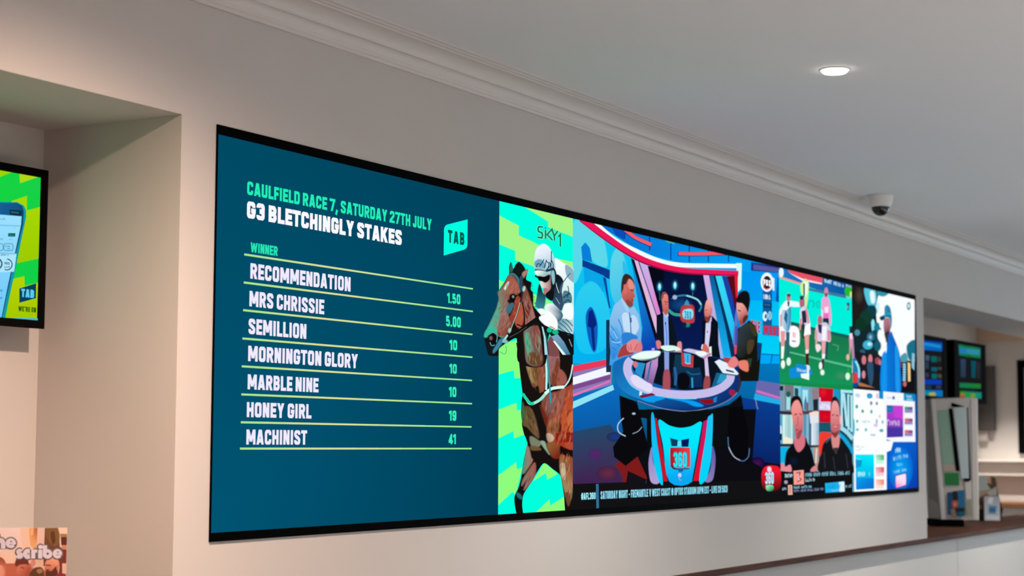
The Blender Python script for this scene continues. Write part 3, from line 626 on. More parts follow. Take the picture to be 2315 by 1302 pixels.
# right wall
A.poly([(1510, 380), (1900, 420), (1900, 1310), (1510, 1310)], ('#0094f0', '#00a8f8', (1600, 400), (1700, 700)))
A.poly([(1580, 760), (1830, 770), (1900, 760), (1900, 1240), (1580, 1220)], ('#00b8f6', '#00d2fa', (1600, 780), (1800, 1150)))
A.poly([(1830, 560), (1850, 560), (1842, 780), (1815, 770)], '#0a4ab0')
A.poly([(1595, 430), (1850, 470), (1850, 525), (1600, 505)], '#1c3a90'); A.poly([(1620, 450), (1845, 485), (1845, 520), (1620, 495)], '#5a5a9c')
for q in ([(1690, 1225), (1905, 1240)], [(1785, 1230), (1770, 1310)]): A.rib(q, 9, '#0a5aa8')
A.text('THE', (1600, 1030), (1680, 1048), (1600, 930), '#c83a58', .2, .1); A.poly([(1700, 970), (1850, 985), (1850, 1075), (1700, 1060)], '#1c6cb0'); A.text('WEST', (1706, 1056), (1850, 1068), (1706, 980), '#d02a48', .22, .06)
A.fe = .8
# ceiling band
A.poly([(110, 50), (400, 120), (480, 130), (1600, 420), (1600, 520), (1510, 500), (1480, 440), (1000, 440), (760, 380), (560, 290), (300, 120)], ('#0a6cd0', '#00a0f4', (420, 180), (1300, 420)))
A.poly([(380, 110), (500, 145), (500, 235), (430, 200)], '#0d4cb4')
for q in ([(510, 140), (505, 230)], [(720, 215), (722, 330)], [(905, 260), (905, 410)], [(1065, 290), (1065, 430)], [(1230, 330), (1230, 430)], [(1405, 370), (1405, 430)]): A.rib(q, 10, '#0a3c94')
A.crv([(505, 150), (600, 220), (738, 285)], 40, '#0d3a8e'); A.crv([(510, 150), (600, 218), (736, 280)], 30, '#f06068')
A.poly([(845, 238), (935, 262), (940, 275), (880, 262)], '#4cb8a0')
A.crv([(965, 358), (1150, 362), (1400, 352)], 40, '#12408c'); A.crv([(972, 356), (1150, 360), (1400, 350)], 30, '#f0586a')
A.crv([(240, 90), (420, 240), (640, 360), (820, 430), (1000, 462), (1260, 462), (1508, 462)], [56-.3*k for k in range(49)], '#2fa8c8')
A.crv([(250, 92), (420, 236), (640, 352), (820, 424), (1000, 456), (1260, 462), (1508, 466)], [40-.1*k for k in range(49)], '#f2fffc')
A.poly([(1470, 440), (1520, 440), (1515, 660), (1488, 690)], '#d8fbf4')
A.crv([(130, 50), (330, 205), (560, 360), (760, 450), (1000, 505), (1260, 522), (1490, 530)], [62-.35*k for k in range(49)], '#8e1040')
A.crv([(130, 50), (330, 200), (560, 352), (760, 442), (1000, 498), (1260, 516), (1486, 524)], [50-.3*k for k in range(49)], '#ee1858')
A.poly([(1455, 545), (1487, 545), (1484, 740), (1468, 740)], '#e0203c')
# score column with round logo
A.poly([(1700, 560), (1780, 575), (1780, 985), (1702, 970)], '#0c5aa0')
A.ell(1738, 605, 54, 82, '#f4fbff'); A.ell(1738, 607, 36, 56, '#2a1c2c'); A.sm([(1705, 640), (1740, 668), (1772, 640), (1760, 660), (1740, 672), (1715, 660)], '#d8202c'); A.poly([(1785, 565), (1802, 570), (1802, 680), (1785, 672)], '#e4f4ff')
A.text('FOX', (1707, 632), (1772, 640), (1707, 580), '#ffffff', .24, .06)
A.smudge(5, (1706, 750), (1768, 757), (1706, 702), '#f0fbff', .24, .1); A.poly([(1704, 775), (1780, 785), (1780, 835), (1704, 825)], '#0a4474'); A.smudge(2, (1715, 800), (1765, 806), (1715, 786), '#7fb4d4', .2)
A.ell(1721, 900, 20, 42, '#dff6ff'); A.ell(1727, 900, 9, 20, '#1c6898'); A.ell(1762, 895, 16, 38, '#9fd8f0'); A.crv([(1755, 870), (1766, 890), (1758, 920)], 6, '#0c5a94')
A.poly([(1702, 955), (1780, 965), (1780, 985), (1702, 975)], '#30507c')
# skirting stripes and floor
A.t(1280, 800, .28425)
A.poly([(40, 95), (360, 35), (360, 250), (50, 330), (40, 330)], '#8a7ab8'); A.poly([(40, 100), (350, 38), (345, 85), (40, 150)], '#e83a5a'); A.poly([(40, 190), (350, 95), (350, 160), (40, 250)], '#f4f6ff'); A.poly([(40, 255), (350, 165), (350, 200), (40, 290)], '#7d4a8c'); A.poly([(40, 325), (350, 210), (350, 222), (40, 345)], '#f070b8')
A.poly([(40, 345), (400, 230), (440, 260), (440, 1060), (40, 1060)], ('#0a6cc0', '#0c2a66', (150, 400), (150, 700)))
A.poly([(40, 385), (370, 245), (380, 285), (40, 440)], '#8fe4f4')
A.poly([(40, 620), (350, 560), (450, 700), (500, 1060), (40, 1060)], ('#24476a', '#41204e', (150, 620), (250, 1000)))
A.soft(230, 800, 60, 50, '#5a1f6e', '#39305e'); A.soft(330, 950, 90, 60, '#6a2a40', '#3e2348')
A.poly([(390, 880), (480, 800), (640, 740), (640, 1010), (450, 1030), (440, 960)], '#7c1a1c'); A.poly([(490, 930), (640, 1000), (600, 1070), (470, 1060)], '#141018')
A.soft(390, 660, 70, 40, '#123c90', '#22304e')
A.poly([(1520, 210), (1710, 240), (1710, 390), (1500, 320)], '#6a68ac'); A.poly([(1515, 285), (1710, 345), (1710, 365), (1510, 305)], '#d070c0'); A.poly([(1500, 315), (1710, 370), (1710, 420), (1490, 360)], '#20b0e8')
A.poly([(1390, 345), (1710, 405), (1710, 1060), (1330, 1060)], ('#0a3c90', '#08104a', (1600, 420), (1600, 800)))
A.poly([(1440, 820), (1500, 850), (1710, 880), (1710, 1180), (1440, 1180)], '#15081c'); A.soft(1520, 870, 60, 50, '#44125a', '#100a30')
A.poly([(640, 440), (1510, 440), (1480, 860), (1720, 1000), (1720, 1300), (640, 1300)], '#0c0c12')
A.poly([(40, 1035), (480, 1020), (640, 1030), (1720, 1000), (1720, 1350), (40, 1350)], '#121214')
A.fe = 1.5
# presenter in pale blue shirt
A.t(1370, 600, .18425)
A.poly([(0, 670), (40, 665), (60, 1000), (60, 1310), (0, 1310)], '#0e3450')
A.poly([(45, 660), (95, 490), (190, 405), (240, 470), (280, 540), (340, 500), (400, 600), (430, 780), (430, 960), (420, 1100), (300, 1100), (150, 1180), (210, 1220), (40, 1225), (60, 980), (40, 800)], ('#92c4ee', '#3a9ce6', (200, 520), (150, 1150)))
A.sm([(200, 600), (260, 580), (290, 640), (290, 840), (240, 830), (205, 720)], '#c4e0f8'); A.sm([(310, 620), (370, 640), (400, 760), (350, 850), (310, 800)], '#c2dcf8')
A.sm([(190, 860), (260, 820), (380, 870), (360, 920), (280, 930), (210, 980)], '#2a80d4'); A.sm([(45, 850), (120, 760), (190, 900), (180, 980), (130, 1100), (70, 1140)], ('#5aaef0', '#2f8ade', (120, 800), (100, 1100)))
for q in ([(60, 740), (110, 820), (150, 920)], [(80, 900), (130, 960), (170, 990)], [(150, 660), (190, 760), (200, 860)], [(75, 1000), (120, 1040)], [(50, 860), (90, 940)]): A.crv(q, 10, '#2676c4')
for q in ([(90, 800), (140, 900)], [(70, 930), (130, 950), (180, 935)]): A.crv(q, 8, '#b9e0fa')
A.crv([(283, 580), (298, 700), (304, 830)], 12, '#3c7cb8'); A.poly([(290, 640), (310, 640), (314, 690), (300, 710), (290, 690)], '#2a5c96')
A.sm([(190, 400), (205, 470), (260, 560), (275, 530), (230, 440)], '#a4d4f4')
A.sm([(185, 340), (190, 200), (215, 120), (260, 105), (310, 140), (345, 210), (342, 290), (330, 320), (260, 340), (200, 330)], '#3a2626')
A.sm([(195, 330), (240, 240), (280, 170), (325, 200), (345, 280), (340, 330), (355, 380), (338, 400), (335, 440), (320, 490), (285, 510), (240, 460), (195, 390)], ('#d06c62', '#a84a44', (250, 300), (320, 460)))
A.sm([(275, 170), (320, 195), (342, 270), (300, 290), (270, 250)], '#e88e84'); A.crv([(300, 300), (330, 310)], 12, '#5a2426'); A.crv([(310, 430), (335, 425)], 9, '#7c2e30'); A.sm([(215, 250), (245, 240), (250, 330), (225, 340)], '#d4706a')
A.sm([(250, 420), (320, 460), (325, 495), (290, 512), (250, 470)], '#8d4440')
A.sm([(140, 1110), (190, 1000), (260, 970), (330, 1060), (320, 1090), (220, 1110), (160, 1130)], '#a4403e')
A.sm([(250, 990), (300, 920), (370, 910), (390, 960), (350, 1050), (280, 1060)], '#e4888a'); A.sm([(350, 1050), (380, 960), (420, 930), (442, 1000), (430, 1050), (380, 1070)], '#dc7c80')
for q in ([(270, 990), (285, 1040)], [(300, 970), (310, 1040)], [(345, 1040), (380, 965)]): A.crv(q, 7, '#b04c54')
A.fe = 1.2
# two men in dark suits across the desk
A.t(1470, 640, .15357)
A.poly([(90, 470), (190, 445), (260, 500), (330, 560), (360, 700), (400, 900), (380, 960), (330, 1310), (110, 1310), (90, 920), (90, 700)], '#0c1420')
A.poly([(190, 470), (260, 480), (268, 700), (275, 930), (270, 1310), (205, 1310), (205, 900)], '#8eb0f0'); A.crv([(222, 590), (240, 760), (235, 930)], 14, '#5c82d4'); A.poly([(215, 575), (232, 575), (230, 610), (215, 610)], '#22304c')
A.poly([(180, 420), (260, 440), (268, 480), (240, 520), (195, 470)], '#b8c4f0')
A.sm([(165, 220), (180, 145), (220, 138), (255, 190), (262, 290), (265, 380), (250, 440), (225, 470), (190, 420), (175, 320)], ('#e8867e', '#c05a52', (200, 180), (230, 440))); A.sm([(165, 220), (178, 148), (215, 134), (240, 160), (200, 165), (180, 230)], '#8c4848'); A.crv([(215, 310), (240, 310)], 10, '#7c3436'); A.crv([(205, 272), (255, 280)], 12, '#6a3236'); A.crv([(225, 405), (250, 402)], 9, '#8c3438')
A.sm([(85, 860), (130, 845), (155, 890), (140, 960), (100, 960)], '#d87a84'); A.sm([(400, 880), (440, 860), (460, 900), (455, 1050), (420, 1040), (400, 960)], '#e28c90'); A.sm([(310, 1030), (400, 1000), (440, 1050), (360, 1050)], '#d89088')
A.poly([(760, 560), (800, 540), (910, 480), (995, 580), (1000, 900), (1060, 1310), (740, 1310), (750, 950), (770, 880)], '#0a0f18')
A.poly([(815, 590), (890, 560), (885, 700), (860, 900), (850, 1310), (800, 1310), (800, 920)], '#d2d0f4'); A.poly([(830, 570), (905, 490), (900, 560), (850, 610)], '#c2c2ee'); A.poly([(834, 700), (846, 700), (846, 730), (834, 730)], '#30304c')
A.sm([(805, 330), (830, 255), (870, 252), (900, 330), (900, 440), (880, 520), (845, 580), (810, 530), (795, 420)], ('#f2a69c', '#b8584c', (850, 280), (830, 560))); A.sm([(805, 490), (845, 500), (885, 470), (875, 540), (845, 585), (812, 545)], '#7c3c38'); A.crv([(805, 400), (840, 398)], 10, '#8c4240'); A.sm([(885, 380), (905, 370), (905, 440), (890, 450)], '#d47a74')
A.sm([(755, 940), (800, 890), (850, 950), (860, 1010), (800, 1020), (765, 990)], '#d46a5c'); A.poly([(862, 940), (900, 930), (905, 1130), (868, 1130)], '#d9f2ec'); A.poly([(760, 900), (775, 905), (760, 980), (745, 960)], '#dfe8f0')
A.fe = 1.4
# glass desk
A.t(1380, 760, .14592)
A.sm([(40, 480), (60, 400), (200, 330), (330, 300), (800, 240), (1500, 300), (1900, 420), (2005, 560), (2020, 720), (1960, 880), (1800, 1010), (1560, 1110), (1250, 1165), (950, 1155), (700, 1100), (420, 1010), (200, 870), (70, 720)], ('#0f6cb8', '#0b2c70', (150, 700), (1000, 1100)))
A.sm([(60, 520), (200, 380), (330, 360), (420, 480), (700, 1000), (420, 960), (200, 850), (80, 690)], ('#1668b0', '#1a86cc', (100, 500), (350, 850)))
A.sm([(350, 330), (800, 250), (1480, 300), (1750, 420), (1820, 560), (1760, 700), (1500, 800), (1150, 830), (850, 780), (560, 680), (380, 560), (330, 430)], '#0a1420')
A.poly([(400, 400), (540, 420), (480, 640), (380, 560)], '#2590d0'); A.poly([(540, 430), (640, 380), (560, 690), (500, 640)], '#10203c'); A.poly([(555, 420), (735, 320), (730, 460), (650, 760), (560, 700), (520, 650)], ('#c493d0', '#7a5a94', (640, 380), (620, 720))); A.poly([(610, 400), (640, 380), (580, 690), (555, 690)], '#2a6ca0')
A.poly([(830, 200), (905, 200), (905, 560), (835, 540)], '#8aa0dc'); A.sm([(830, 540), (910, 545), (915, 820), (815, 800)], '#a84e5c'); A.poly([(1450, 300), (1500, 310), (1530, 640), (1470, 640)], '#d4c4ec'); A.sm([(1465, 630), (1535, 640), (1530, 800), (1440, 810)], '#9a4a50')
A.poly([(1000, 280), (1110, 290), (1130, 420), (1280, 500), (1380, 480), (1420, 620), (1420, 790), (1000, 800), (960, 600)], ('#123a4c', '#0a2a5c', (1100, 350), (1250, 780))); A.sm([(1040, 620), (1130, 560), (1220, 640), (1200, 800), (1060, 810)], '#0a0a10'); A.crv([(990, 480), (1010, 620), (1000, 760)], 40, '#2b60a0'); A.crv([(1262, 640), (1268, 800)], 26, '#2aa0c8'); A.crv([(1180, 540), (1260, 590), (1390, 580)], 20, '#1c6478')
A.poly([(1095, 250), (1140, 260), (1150, 430), (1100, 440)], '#c03c48'); A.poly([(1240, 290), (1285, 300), (1280, 490), (1235, 480)], '#c03c48'); A.poly([(1100, 410), (1280, 440), (1275, 490), (1110, 460)], '#c03c48'); A.poly([(1140, 260), (1240, 275), (1235, 430), (1150, 410)], '#3cb8ec'); A.crv([(1150, 410), (1195, 425), (1240, 420)], 12, '#b8d8f4'); A.crv([(1195, 290), (1195, 410)], 14, '#1c80b8')
A.poly([(1640, 560), (1790, 600), (1740, 720), (1560, 800)], '#16608c'); A.poly([(1700, 580), (1810, 600), (1760, 700), (1640, 740)], '#2a9ac8')
A.crv([(460, 930), (480, 800), (540, 700)], 40, '#e8e4fa')
RING = [(290, 340), (230, 430), (215, 560), (260, 690), (360, 800), (520, 880), (760, 930), (1050, 935), (1300, 930), (1560, 900), (1780, 800), (1880, 690), (1890, 610)]
A.crv([(322, 360), (268, 430), (262, 540), (320, 660), (430, 755), (600, 830), (800, 880), (1050, 905), (1300, 903), (1540, 868), (1730, 790), (1840, 690), (1862, 600)], [130-.05*k for k in range(97)], '#c6bdea')
A.sm([(310, 650), (380, 600), (540, 700), (640, 760), (620, 870), (480, 820), (370, 760)], '#e4ddf8')
A.crv([(240, 650), (330, 775), (500, 865), (760, 930), (1050, 968), (1330, 968)], 12, '#6ce4f4')
A.sm([(480, 960), (620, 930), (850, 950), (720, 1000), (560, 1010)], '#0a9cf0'); A.sm([(880, 960), (1160, 985), (1300, 1010), (1440, 1080), (1300, 1085), (1150, 1020)], '#0a9cf0')
A.sm([(1380, 990), (1560, 980), (1590, 1030), (1480, 1050)], '#8a101c'); A.sm([(1860, 830), (1930, 860), (1890, 920), (1840, 880)], '#b01a34'); A.poly([(440, 920), (640, 880), (700, 910), (480, 960)], '#7c1840'); A.poly([(1590, 960), (1650, 930), (1640, 1020), (1600, 1030)], '#1c80c0')
A.crv([(420, 1000), (700, 1095), (1000, 1150), (1250, 1158), (1550, 1105), (1800, 1005), (1960, 870), (2012, 720), (1990, 580)], 12, '#8088a8')
A.crv([(1960, 870), (2010, 720), (1980, 580)], 34, '#3a2a30')
A.sm([(340, 420), (390, 390), (420, 440), (380, 490)], '#c87890')
# papers on the desk
A.sm([(320, 320), (500, 240), (720, 230), (770, 250), (740, 320), (650, 370), (500, 375), (380, 350)], ('#f0fffa', '#16504a', (560, 300), (580, 372))); A.sm([(340, 312), (500, 242), (720, 230), (765, 250), (700, 320), (520, 350)], '#e8fffa')
A.sm([(775, 165), (850, 145), (1000, 155), (1080, 215), (880, 240), (830, 230)], '#dcfaf0'); A.crv([(790, 200), (870, 238), (1000, 222)], 14, '#104a4c'); A.poly([(635, 185), (680, 180), (680, 230), (635, 230)], '#c4a0e0')
A.sm([(1130, 225), (1200, 195), (1320, 215), (1420, 240), (1500, 260), (1540, 300), (1420, 330), (1300, 270)], '#c8c4ec'); A.sm([(1310, 250), (1420, 230), (1490, 270), (1400, 310)], '#ecfaf6'); A.crv([(1440, 350), (1500, 300), (1560, 270)], 30, '#d088a8')
A.poly([(1610, 395), (1680, 360), (1860, 440), (1985, 580), (1960, 600), (1740, 570)], '#e6effa'); A.poly([(1785, 510), (1900, 540), (1920, 570), (1790, 540)], '#103048'); A.poly([(1620, 400), (1740, 570), (1960, 600), (1940, 615), (1730, 590)], '#1c5a6c')
# man with dark hair on the right
A.t(1620, 600, .19975)
A.poly([(230, 720), (280, 690), (370, 620), (430, 680), (465, 780), (460, 880), (510, 880), (500, 1000), (470, 1310), (270, 1310), (240, 1150), (225, 1000)], '#14140f')
A.sm([(245, 740), (360, 650), (440, 760), (430, 900), (360, 960), (300, 1040), (230, 1000)], ('#2e3a40', '#1c1e18', (280, 780), (420, 880))); A.sm([(370, 640), (440, 720), (450, 800), (400, 760)], '#3a3c20'); A.sm([(350, 860), (420, 850), (400, 960), (350, 1000)], '#4a3c28')
A.poly([(455, 870), (512, 880), (500, 1010), (460, 1090)], '#0a3c74'); A.poly([(340, 1060), (400, 1050), (380, 1150), (350, 1140)], '#28402c')
A.sm([(228, 420), (290, 430), (340, 470), (358, 480), (350, 540), (310, 640), (270, 680), (250, 620), (232, 540)], ('#f0a49a', '#a04840', (250, 480), (330, 600))); A.sm([(330, 460), (358, 450), (356, 520), (335, 520)], '#e08078')
A.sm([(222, 400), (250, 320), (310, 285), (360, 310), (375, 390), (365, 470), (350, 530), (330, 480), (290, 430), (240, 420)], '#101014'); A.crv([(240, 505), (270, 520)], 12, '#3c1c1c'); A.crv([(248, 640), (275, 630)], 10, '#a8283c'); A.sm([(300, 590), (345, 560), (350, 600), (300, 660)], '#5c2a28')
A.poly([(195, 910), (228, 905), (222, 1000), (200, 1010)], '#e04458'); A.poly([(208, 690), (240, 690), (230, 900), (205, 900)], '#4c50a8')
A.sm([(80, 1040), (180, 1060), (140, 1110), (90, 1080)], '#b04440'); A.sm([(130, 1100), (190, 1030), (240, 1080), (230, 1130), (180, 1160), (130, 1140)], '#e88484'); A.sm([(245, 1090), (340, 1080), (358, 1180), (330, 1200), (260, 1160)], '#e8806c')
A.fe = .8
# desk front
A.t(1440, 920, .13822)
A.poly([(-180, 40), (300, 40), (700, 80), (1200, 40), (1500, -40), (1700, -200), (1800, 400), (1300, 700), (1250, 1240), (200, 1240), (0, 800), (160, 600), (230, 200), (-100, 150)], '#0b0f12')
A.sm([(240, 660), (260, 900), (360, 1225), (225, 1225), (185, 960), (205, 760)], ('#8c84c8', '#b0a0d4', (220, 700), (270, 1220)))
A.sm([(1225, 640), (1275, 780), (1270, 1000), (1225, 1200), (1110, 1215), (1200, 1000)], ('#5a5aa8', '#8a7ab4', (1230, 700), (1240, 1200)))
A.poly(A.spl([(228, 140), (275, 140), (330, 600), (420, 1225), (360, 1225), (280, 960), (240, 620)], 4), ('#18b4f0', '#00d0fc', (250, 200), (330, 1100)))
A.poly([(290, 175), (320, 185), (400, 640), (495, 1215), (430, 1220), (350, 700)], '#c8122e'); A.poly([(318, 185), (340, 200), (420, 620), (525, 1220), (495, 1220), (400, 640)], '#06283c')
A.poly(A.spl([(345, 215), (520, 300), (700, 340), (880, 315), (1062, 255), (1000, 700), (905, 1215), (525, 1222), (420, 620)], 4), ('#00e6fc', '#0aa8f4', (700, 650), (760, 1150)))
A.poly([(1085, 235), (1140, 210), (1130, 400), (1010, 1205), (915, 1210), (1000, 700)], ('#d0146a', '#dc1024', (1110, 250), (980, 1100))); A.poly([(1060, 260), (1085, 240), (1010, 700), (918, 1210), (895, 1210), (985, 700)], '#06283c')
A.poly(A.spl([(1150, 190), (1200, 135), (1238, 145), (1222, 640), (1190, 960), (1110, 1205), (1012, 1205), (1120, 480)], 4), ('#20c4f4', '#00d4fc', (1190, 200), (1080, 1100)))
A.poly([(535, 505), (665, 540), (660, 640), (560, 640)], '#0a3c66'); A.poly([(720, 540), (850, 515), (835, 650), (725, 650)], '#06185a'); A.text('AFL', (655, 640), (722, 640), (655, 560), '#7fd8f8', .22)
A.sm([(540, 690), (580, 665), (820, 665), (862, 690), (862, 980), (830, 1005), (570, 985), (545, 960)], ('#b01428', '#e84048', (600, 800), (850, 800))); A.sm([(560, 940), (620, 1000), (840, 1000), (830, 1015), (600, 1020)], '#3c0c18')
A.text('360', (586, 988), (818, 988), (586, 732), '#0a86b8', .27, .03); A.text('360', (592, 980), (812, 980), (592, 740), '#18ecf8', .19, .06)
A.ell(698, 1110, 48, 50, '#2a8ce4'); A.ell(694, 1115, 30, 34, '#b8dcff'); A.crv([(680, 1130), (690, 1180), (715, 1200)], 12, '#c090d8'); A.poly([(655, 1010), (760, 1010), (740, 1060), (680, 1060)], '#1060b0')
# stool bases and legs under the desk
A.t(1280, 800, .28425)
A.poly([(420, 330), (560, 380), (600, 540), (640, 700), (650, 760), (560, 820), (470, 890), (380, 820), (370, 740), (450, 620), (430, 500)], '#0a0a0e')
A.crv([(455, 510), (410, 560), (415, 620), (470, 655)], 10, '#a8c4d8'); A.crv([(525, 635), (570, 615), (600, 580)], 8, '#7c94a8'); A.ell(535, 475, 14, 8, '#a8c0d0')
A.poly([(1290, 420), (1400, 420), (1450, 620), (1440, 760), (1460, 860), (1320, 840), (1280, 660)], '#08080c'); A.crv([(1284, 660), (1295, 760), (1345, 825), (1400, 852), (1445, 820), (1455, 750)], 8, '#4a6c98'); A.crv([(1290, 740), (1330, 815), (1380, 845)], 7, '#b0b8c4')
A.crv([(1505, 360), (1515, 420), (1525, 440)], 8, '#7c8cb4')
# news ticker
A.t(0, 0, 1)
A.text('#AFL360', (1313, 1130), (1346, 1128), (1313, 1114.5), '#9fe8f4', .2)
A.rib([(1349.5, 1094), (1350.5, 1152)], 6, '#2f6f96')
A.text('SATURDAY NIGHT - FREMANTLE V WEST COAST @ OPTUS STADIUM (8PM EST - LIVE CH 503)', (1357, 1127.5), (1644, 1113.5), (1357, 1109.5), '#8fdcf2', .19, .07)

# --- round programme logo over both panels
A.clip = (U2, U(1768, 1080), SZ0, SZ1)
A.t(1700, 1040, .06144)
A.sm([(340, 560), (400, 330), (520, 220), (760, 200), (960, 250), (1040, 420), (1060, 700), (1020, 980), (880, 1120), (560, 1120), (380, 960)], ('#f01830', '#5a0c12', (650, 400), (700, 1100)))
A.sm([(560, 280), (620, 240), (690, 280), (700, 420), (620, 440), (560, 400)], '#ffd0e4'); A.poly([(600, 430), (700, 430), (720, 520), (590, 520)], '#8aa0d4')
A.text('360', (470, 890), (800, 890), (470, 430), '#2c4c8c', .27, .03); A.text('360', (478, 878), (792, 878), (478, 442), '#c8f2ff', .19, .06)
A.sm([(500, 960), (560, 920), (720, 920), (780, 980), (770, 1080), (680, 1140), (540, 1120)], ('#8ff0c0', '#1f9a50', (560, 980), (640, 1130))); A.smudge(4, (520, 1060), (760, 1060), (520, 970), '#1a7844', .2)

A.fe = 1.2
# --- football panel
base(U3, U4, VF, SZ1, '#00f0dc')
A.t(1755, 600, .21505)
A.poly([(20, 20), (820, 200), (820, 370), (20, 130)], ('#1a7cc8', '#0a4c98', (100, 80), (700, 280))); A.poly([(120, 35), (490, 125), (480, 185), (280, 140), (130, 70)], '#e85468'); A.poly([(130, 75), (280, 140), (480, 185), (480, 200), (270, 160)], '#f4e4ec'); A.poly([(20, 105), (255, 180), (255, 205), (20, 128)], '#f09a90'); A.ell(52, 75, 24, 50, '#eefcff')
A.poly([(340, 235), (820, 330), (820, 365), (340, 265)], '#3f7c9c')
A.smudge(13, (505, 180), (710, 235), (505, 135), '#cff4ff', .26, .1); A.smudge(4, (730, 235), (805, 250), (730, 195), '#e8fbff', .26, .1)
A.sm([(720, 250), (760, 225), (800, 260), (780, 330), (730, 310)], '#27b830'); A.ell(790, 305, 16, 34, '#e4f08c'); A.poly([(730, 320), (800, 335), (800, 360), (735, 345)], '#6cd8e0')
A.poly([(20, 580), (820, 770), (820, 1310), (20, 1310)], ('#1b6e4a', '#12985a', (400, 700), (420, 1200))); A.poly([(20, 560), (240, 610), (420, 660), (820, 745), (820, 780), (420, 690), (20, 600)], '#155c54')
A.poly([(140, 905), (430, 970), (820, 1060), (820, 1082), (430, 990), (140, 920)], '#5cbf92'); A.crv([(590, 830), (650, 850), (640, 900)], 14, '#4a9c6c'); A.soft(680, 1160, 80, 60, '#3a9460', '#1a8a58')
A.crv([(330, 460), (340, 380), (390, 380), (390, 440)], 20, '#08cfc0'); A.crv([(440, 450), (420, 400), (450, 380), (460, 450)], 16, '#08cfc0')
A.sm([(140, 650), (230, 660), (245, 800), (215, 855), (140, 830)], '#fdfdff'); A.poly([(170, 700), (205, 705), (205, 760), (170, 755)], '#f4c8d0'); A.poly([(165, 785), (205, 790), (205, 808), (165, 803)], '#a9a4b4')
# players
A.sm([(30, 500), (60, 420), (110, 370), (170, 375), (250, 395), (250, 430), (180, 435), (150, 440), (150, 640), (140, 690), (100, 780), (40, 800), (30, 640)], '#f0fbff'); A.sm([(55, 480), (110, 470), (150, 440), (150, 600), (120, 700), (60, 620)], ('#bfe4f2', '#2c88b8', (60, 560), (140, 560))); A.poly([(95, 470), (120, 520), (110, 620), (80, 560)], '#1c6894'); A.ell(128, 335, 20, 44, '#c87884'); A.poly([(112, 300), (150, 300), (148, 330), (114, 325)], '#3c4458'); A.poly([(115, 380), (140, 380), (135, 430), (120, 430)], '#24506c')
A.poly([(45, 690), (95, 690), (85, 850), (60, 960), (50, 860)], '#e69ca0'); A.poly([(50, 850), (85, 850), (75, 980), (50, 980)], '#f4fbfb'); A.poly([(100, 700), (140, 700), (135, 960), (110, 960)], '#2c6478'); A.ell(70, 1040, 20, 44, '#f0fdf4'); A.ell(130, 1010, 22, 42, '#e4fbf2'); A.poly([(38, 520), (62, 510), (60, 640), (40, 640)], '#d8a4a8')
A.sm([(255, 200), (275, 170), (300, 140), (340, 180), (335, 300), (320, 420), (300, 430), (300, 260), (290, 310), (262, 290)], '#cdf29a'); A.poly([(285, 160), (335, 180), (325, 300), (300, 340)], '#f0fff4'); A.poly([(283, 190), (300, 190), (300, 330), (285, 310)], '#2a5c4c')
A.ell(270, 390, 26, 60, '#b06480'); A.poly([(245, 320), (295, 320), (280, 360), (250, 360)], '#2c3c40'); A.sm([(255, 460), (310, 440), (345, 560), (350, 640), (300, 680), (260, 580)], '#d8dcf0'); A.poly([(265, 480), (310, 470), (320, 600), (275, 610)], '#2c2840'); A.poly([(300, 440), (330, 470), (350, 620), (330, 620)], '#e88ca0'); A.poly([(245, 560), (270, 560), (255, 680), (240, 680)], '#e0909a'); A.poly([(270, 600), (300, 620), (300, 770), (275, 760)], '#2c2c30')
A.poly([(300, 640), (355, 600), (362, 720), (320, 760), (290, 740)], '#fbfdff'); A.poly([(295, 740), (345, 720), (340, 900), (310, 920)], '#e8a09c'); A.poly([(305, 890), (340, 880), (340, 930), (310, 930)], '#f4eaec'); A.poly([(305, 930), (342, 920), (340, 1070), (312, 1060)], '#4a1c20'); A.poly([(300, 1050), (345, 1050), (370, 1130), (320, 1150)], '#dff6ff')
A.ell(524, 290, 20, 58, '#d890a8'); A.poly([(505, 290), (540, 290), (535, 350), (510, 340)], '#8c506c'); A.sm([(480, 360), (510, 330), (550, 350), (575, 500), (575, 620), (560, 620), (545, 560), (490, 560), (475, 480)], '#f0a4d8'); A.poly([(505, 440), (550, 430), (545, 500), (510, 500)], '#ffe4f4'); A.poly([(500, 500), (550, 500), (545, 560), (495, 560)], '#f070c0'); A.poly([(490, 555), (550, 555), (555, 680), (520, 680), (490, 620)], '#17303c'); A.poly([(475, 460), (490, 470), (485, 560), (472, 540)], '#d8f0ff')
A.ell(458, 580, 24, 56, '#c06878'); A.sm([(420, 640), (450, 620), (520, 600), (560, 660), (570, 790), (530, 800), (500, 790), (450, 800), (420, 780), (405, 760)], '#dccbe4'); A.poly([(435, 620), (480, 620), (475, 720), (445, 700)], '#2c3050'); A.poly([(480, 640), (530, 640), (520, 800), (480, 790)], '#f4f6ff'); A.poly([(535, 680), (570, 680), (565, 790), (540, 790)], '#d88c98'); A.poly([(405, 680), (430, 680), (430, 860), (410, 830)], '#e0a0a4'); A.sm([(412, 840), (450, 830), (470, 870), (430, 910)], '#f4e4ec'); A.poly([(475, 790), (520, 790), (510, 940), (480, 940)], '#e8a8b0'); A.poly([(480, 930), (515, 930), (505, 990), (480, 980)], '#f0faff'); A.poly([(520, 800), (545, 800), (535, 990), (515, 980)], '#1c5058'); A.poly([(478, 980), (505, 980), (500, 1080), (475, 1080)], '#4a2c30'); A.ell(465, 1055, 16, 38, '#f4fff8'); A.ell(484, 1125, 20, 28, '#eafff4')
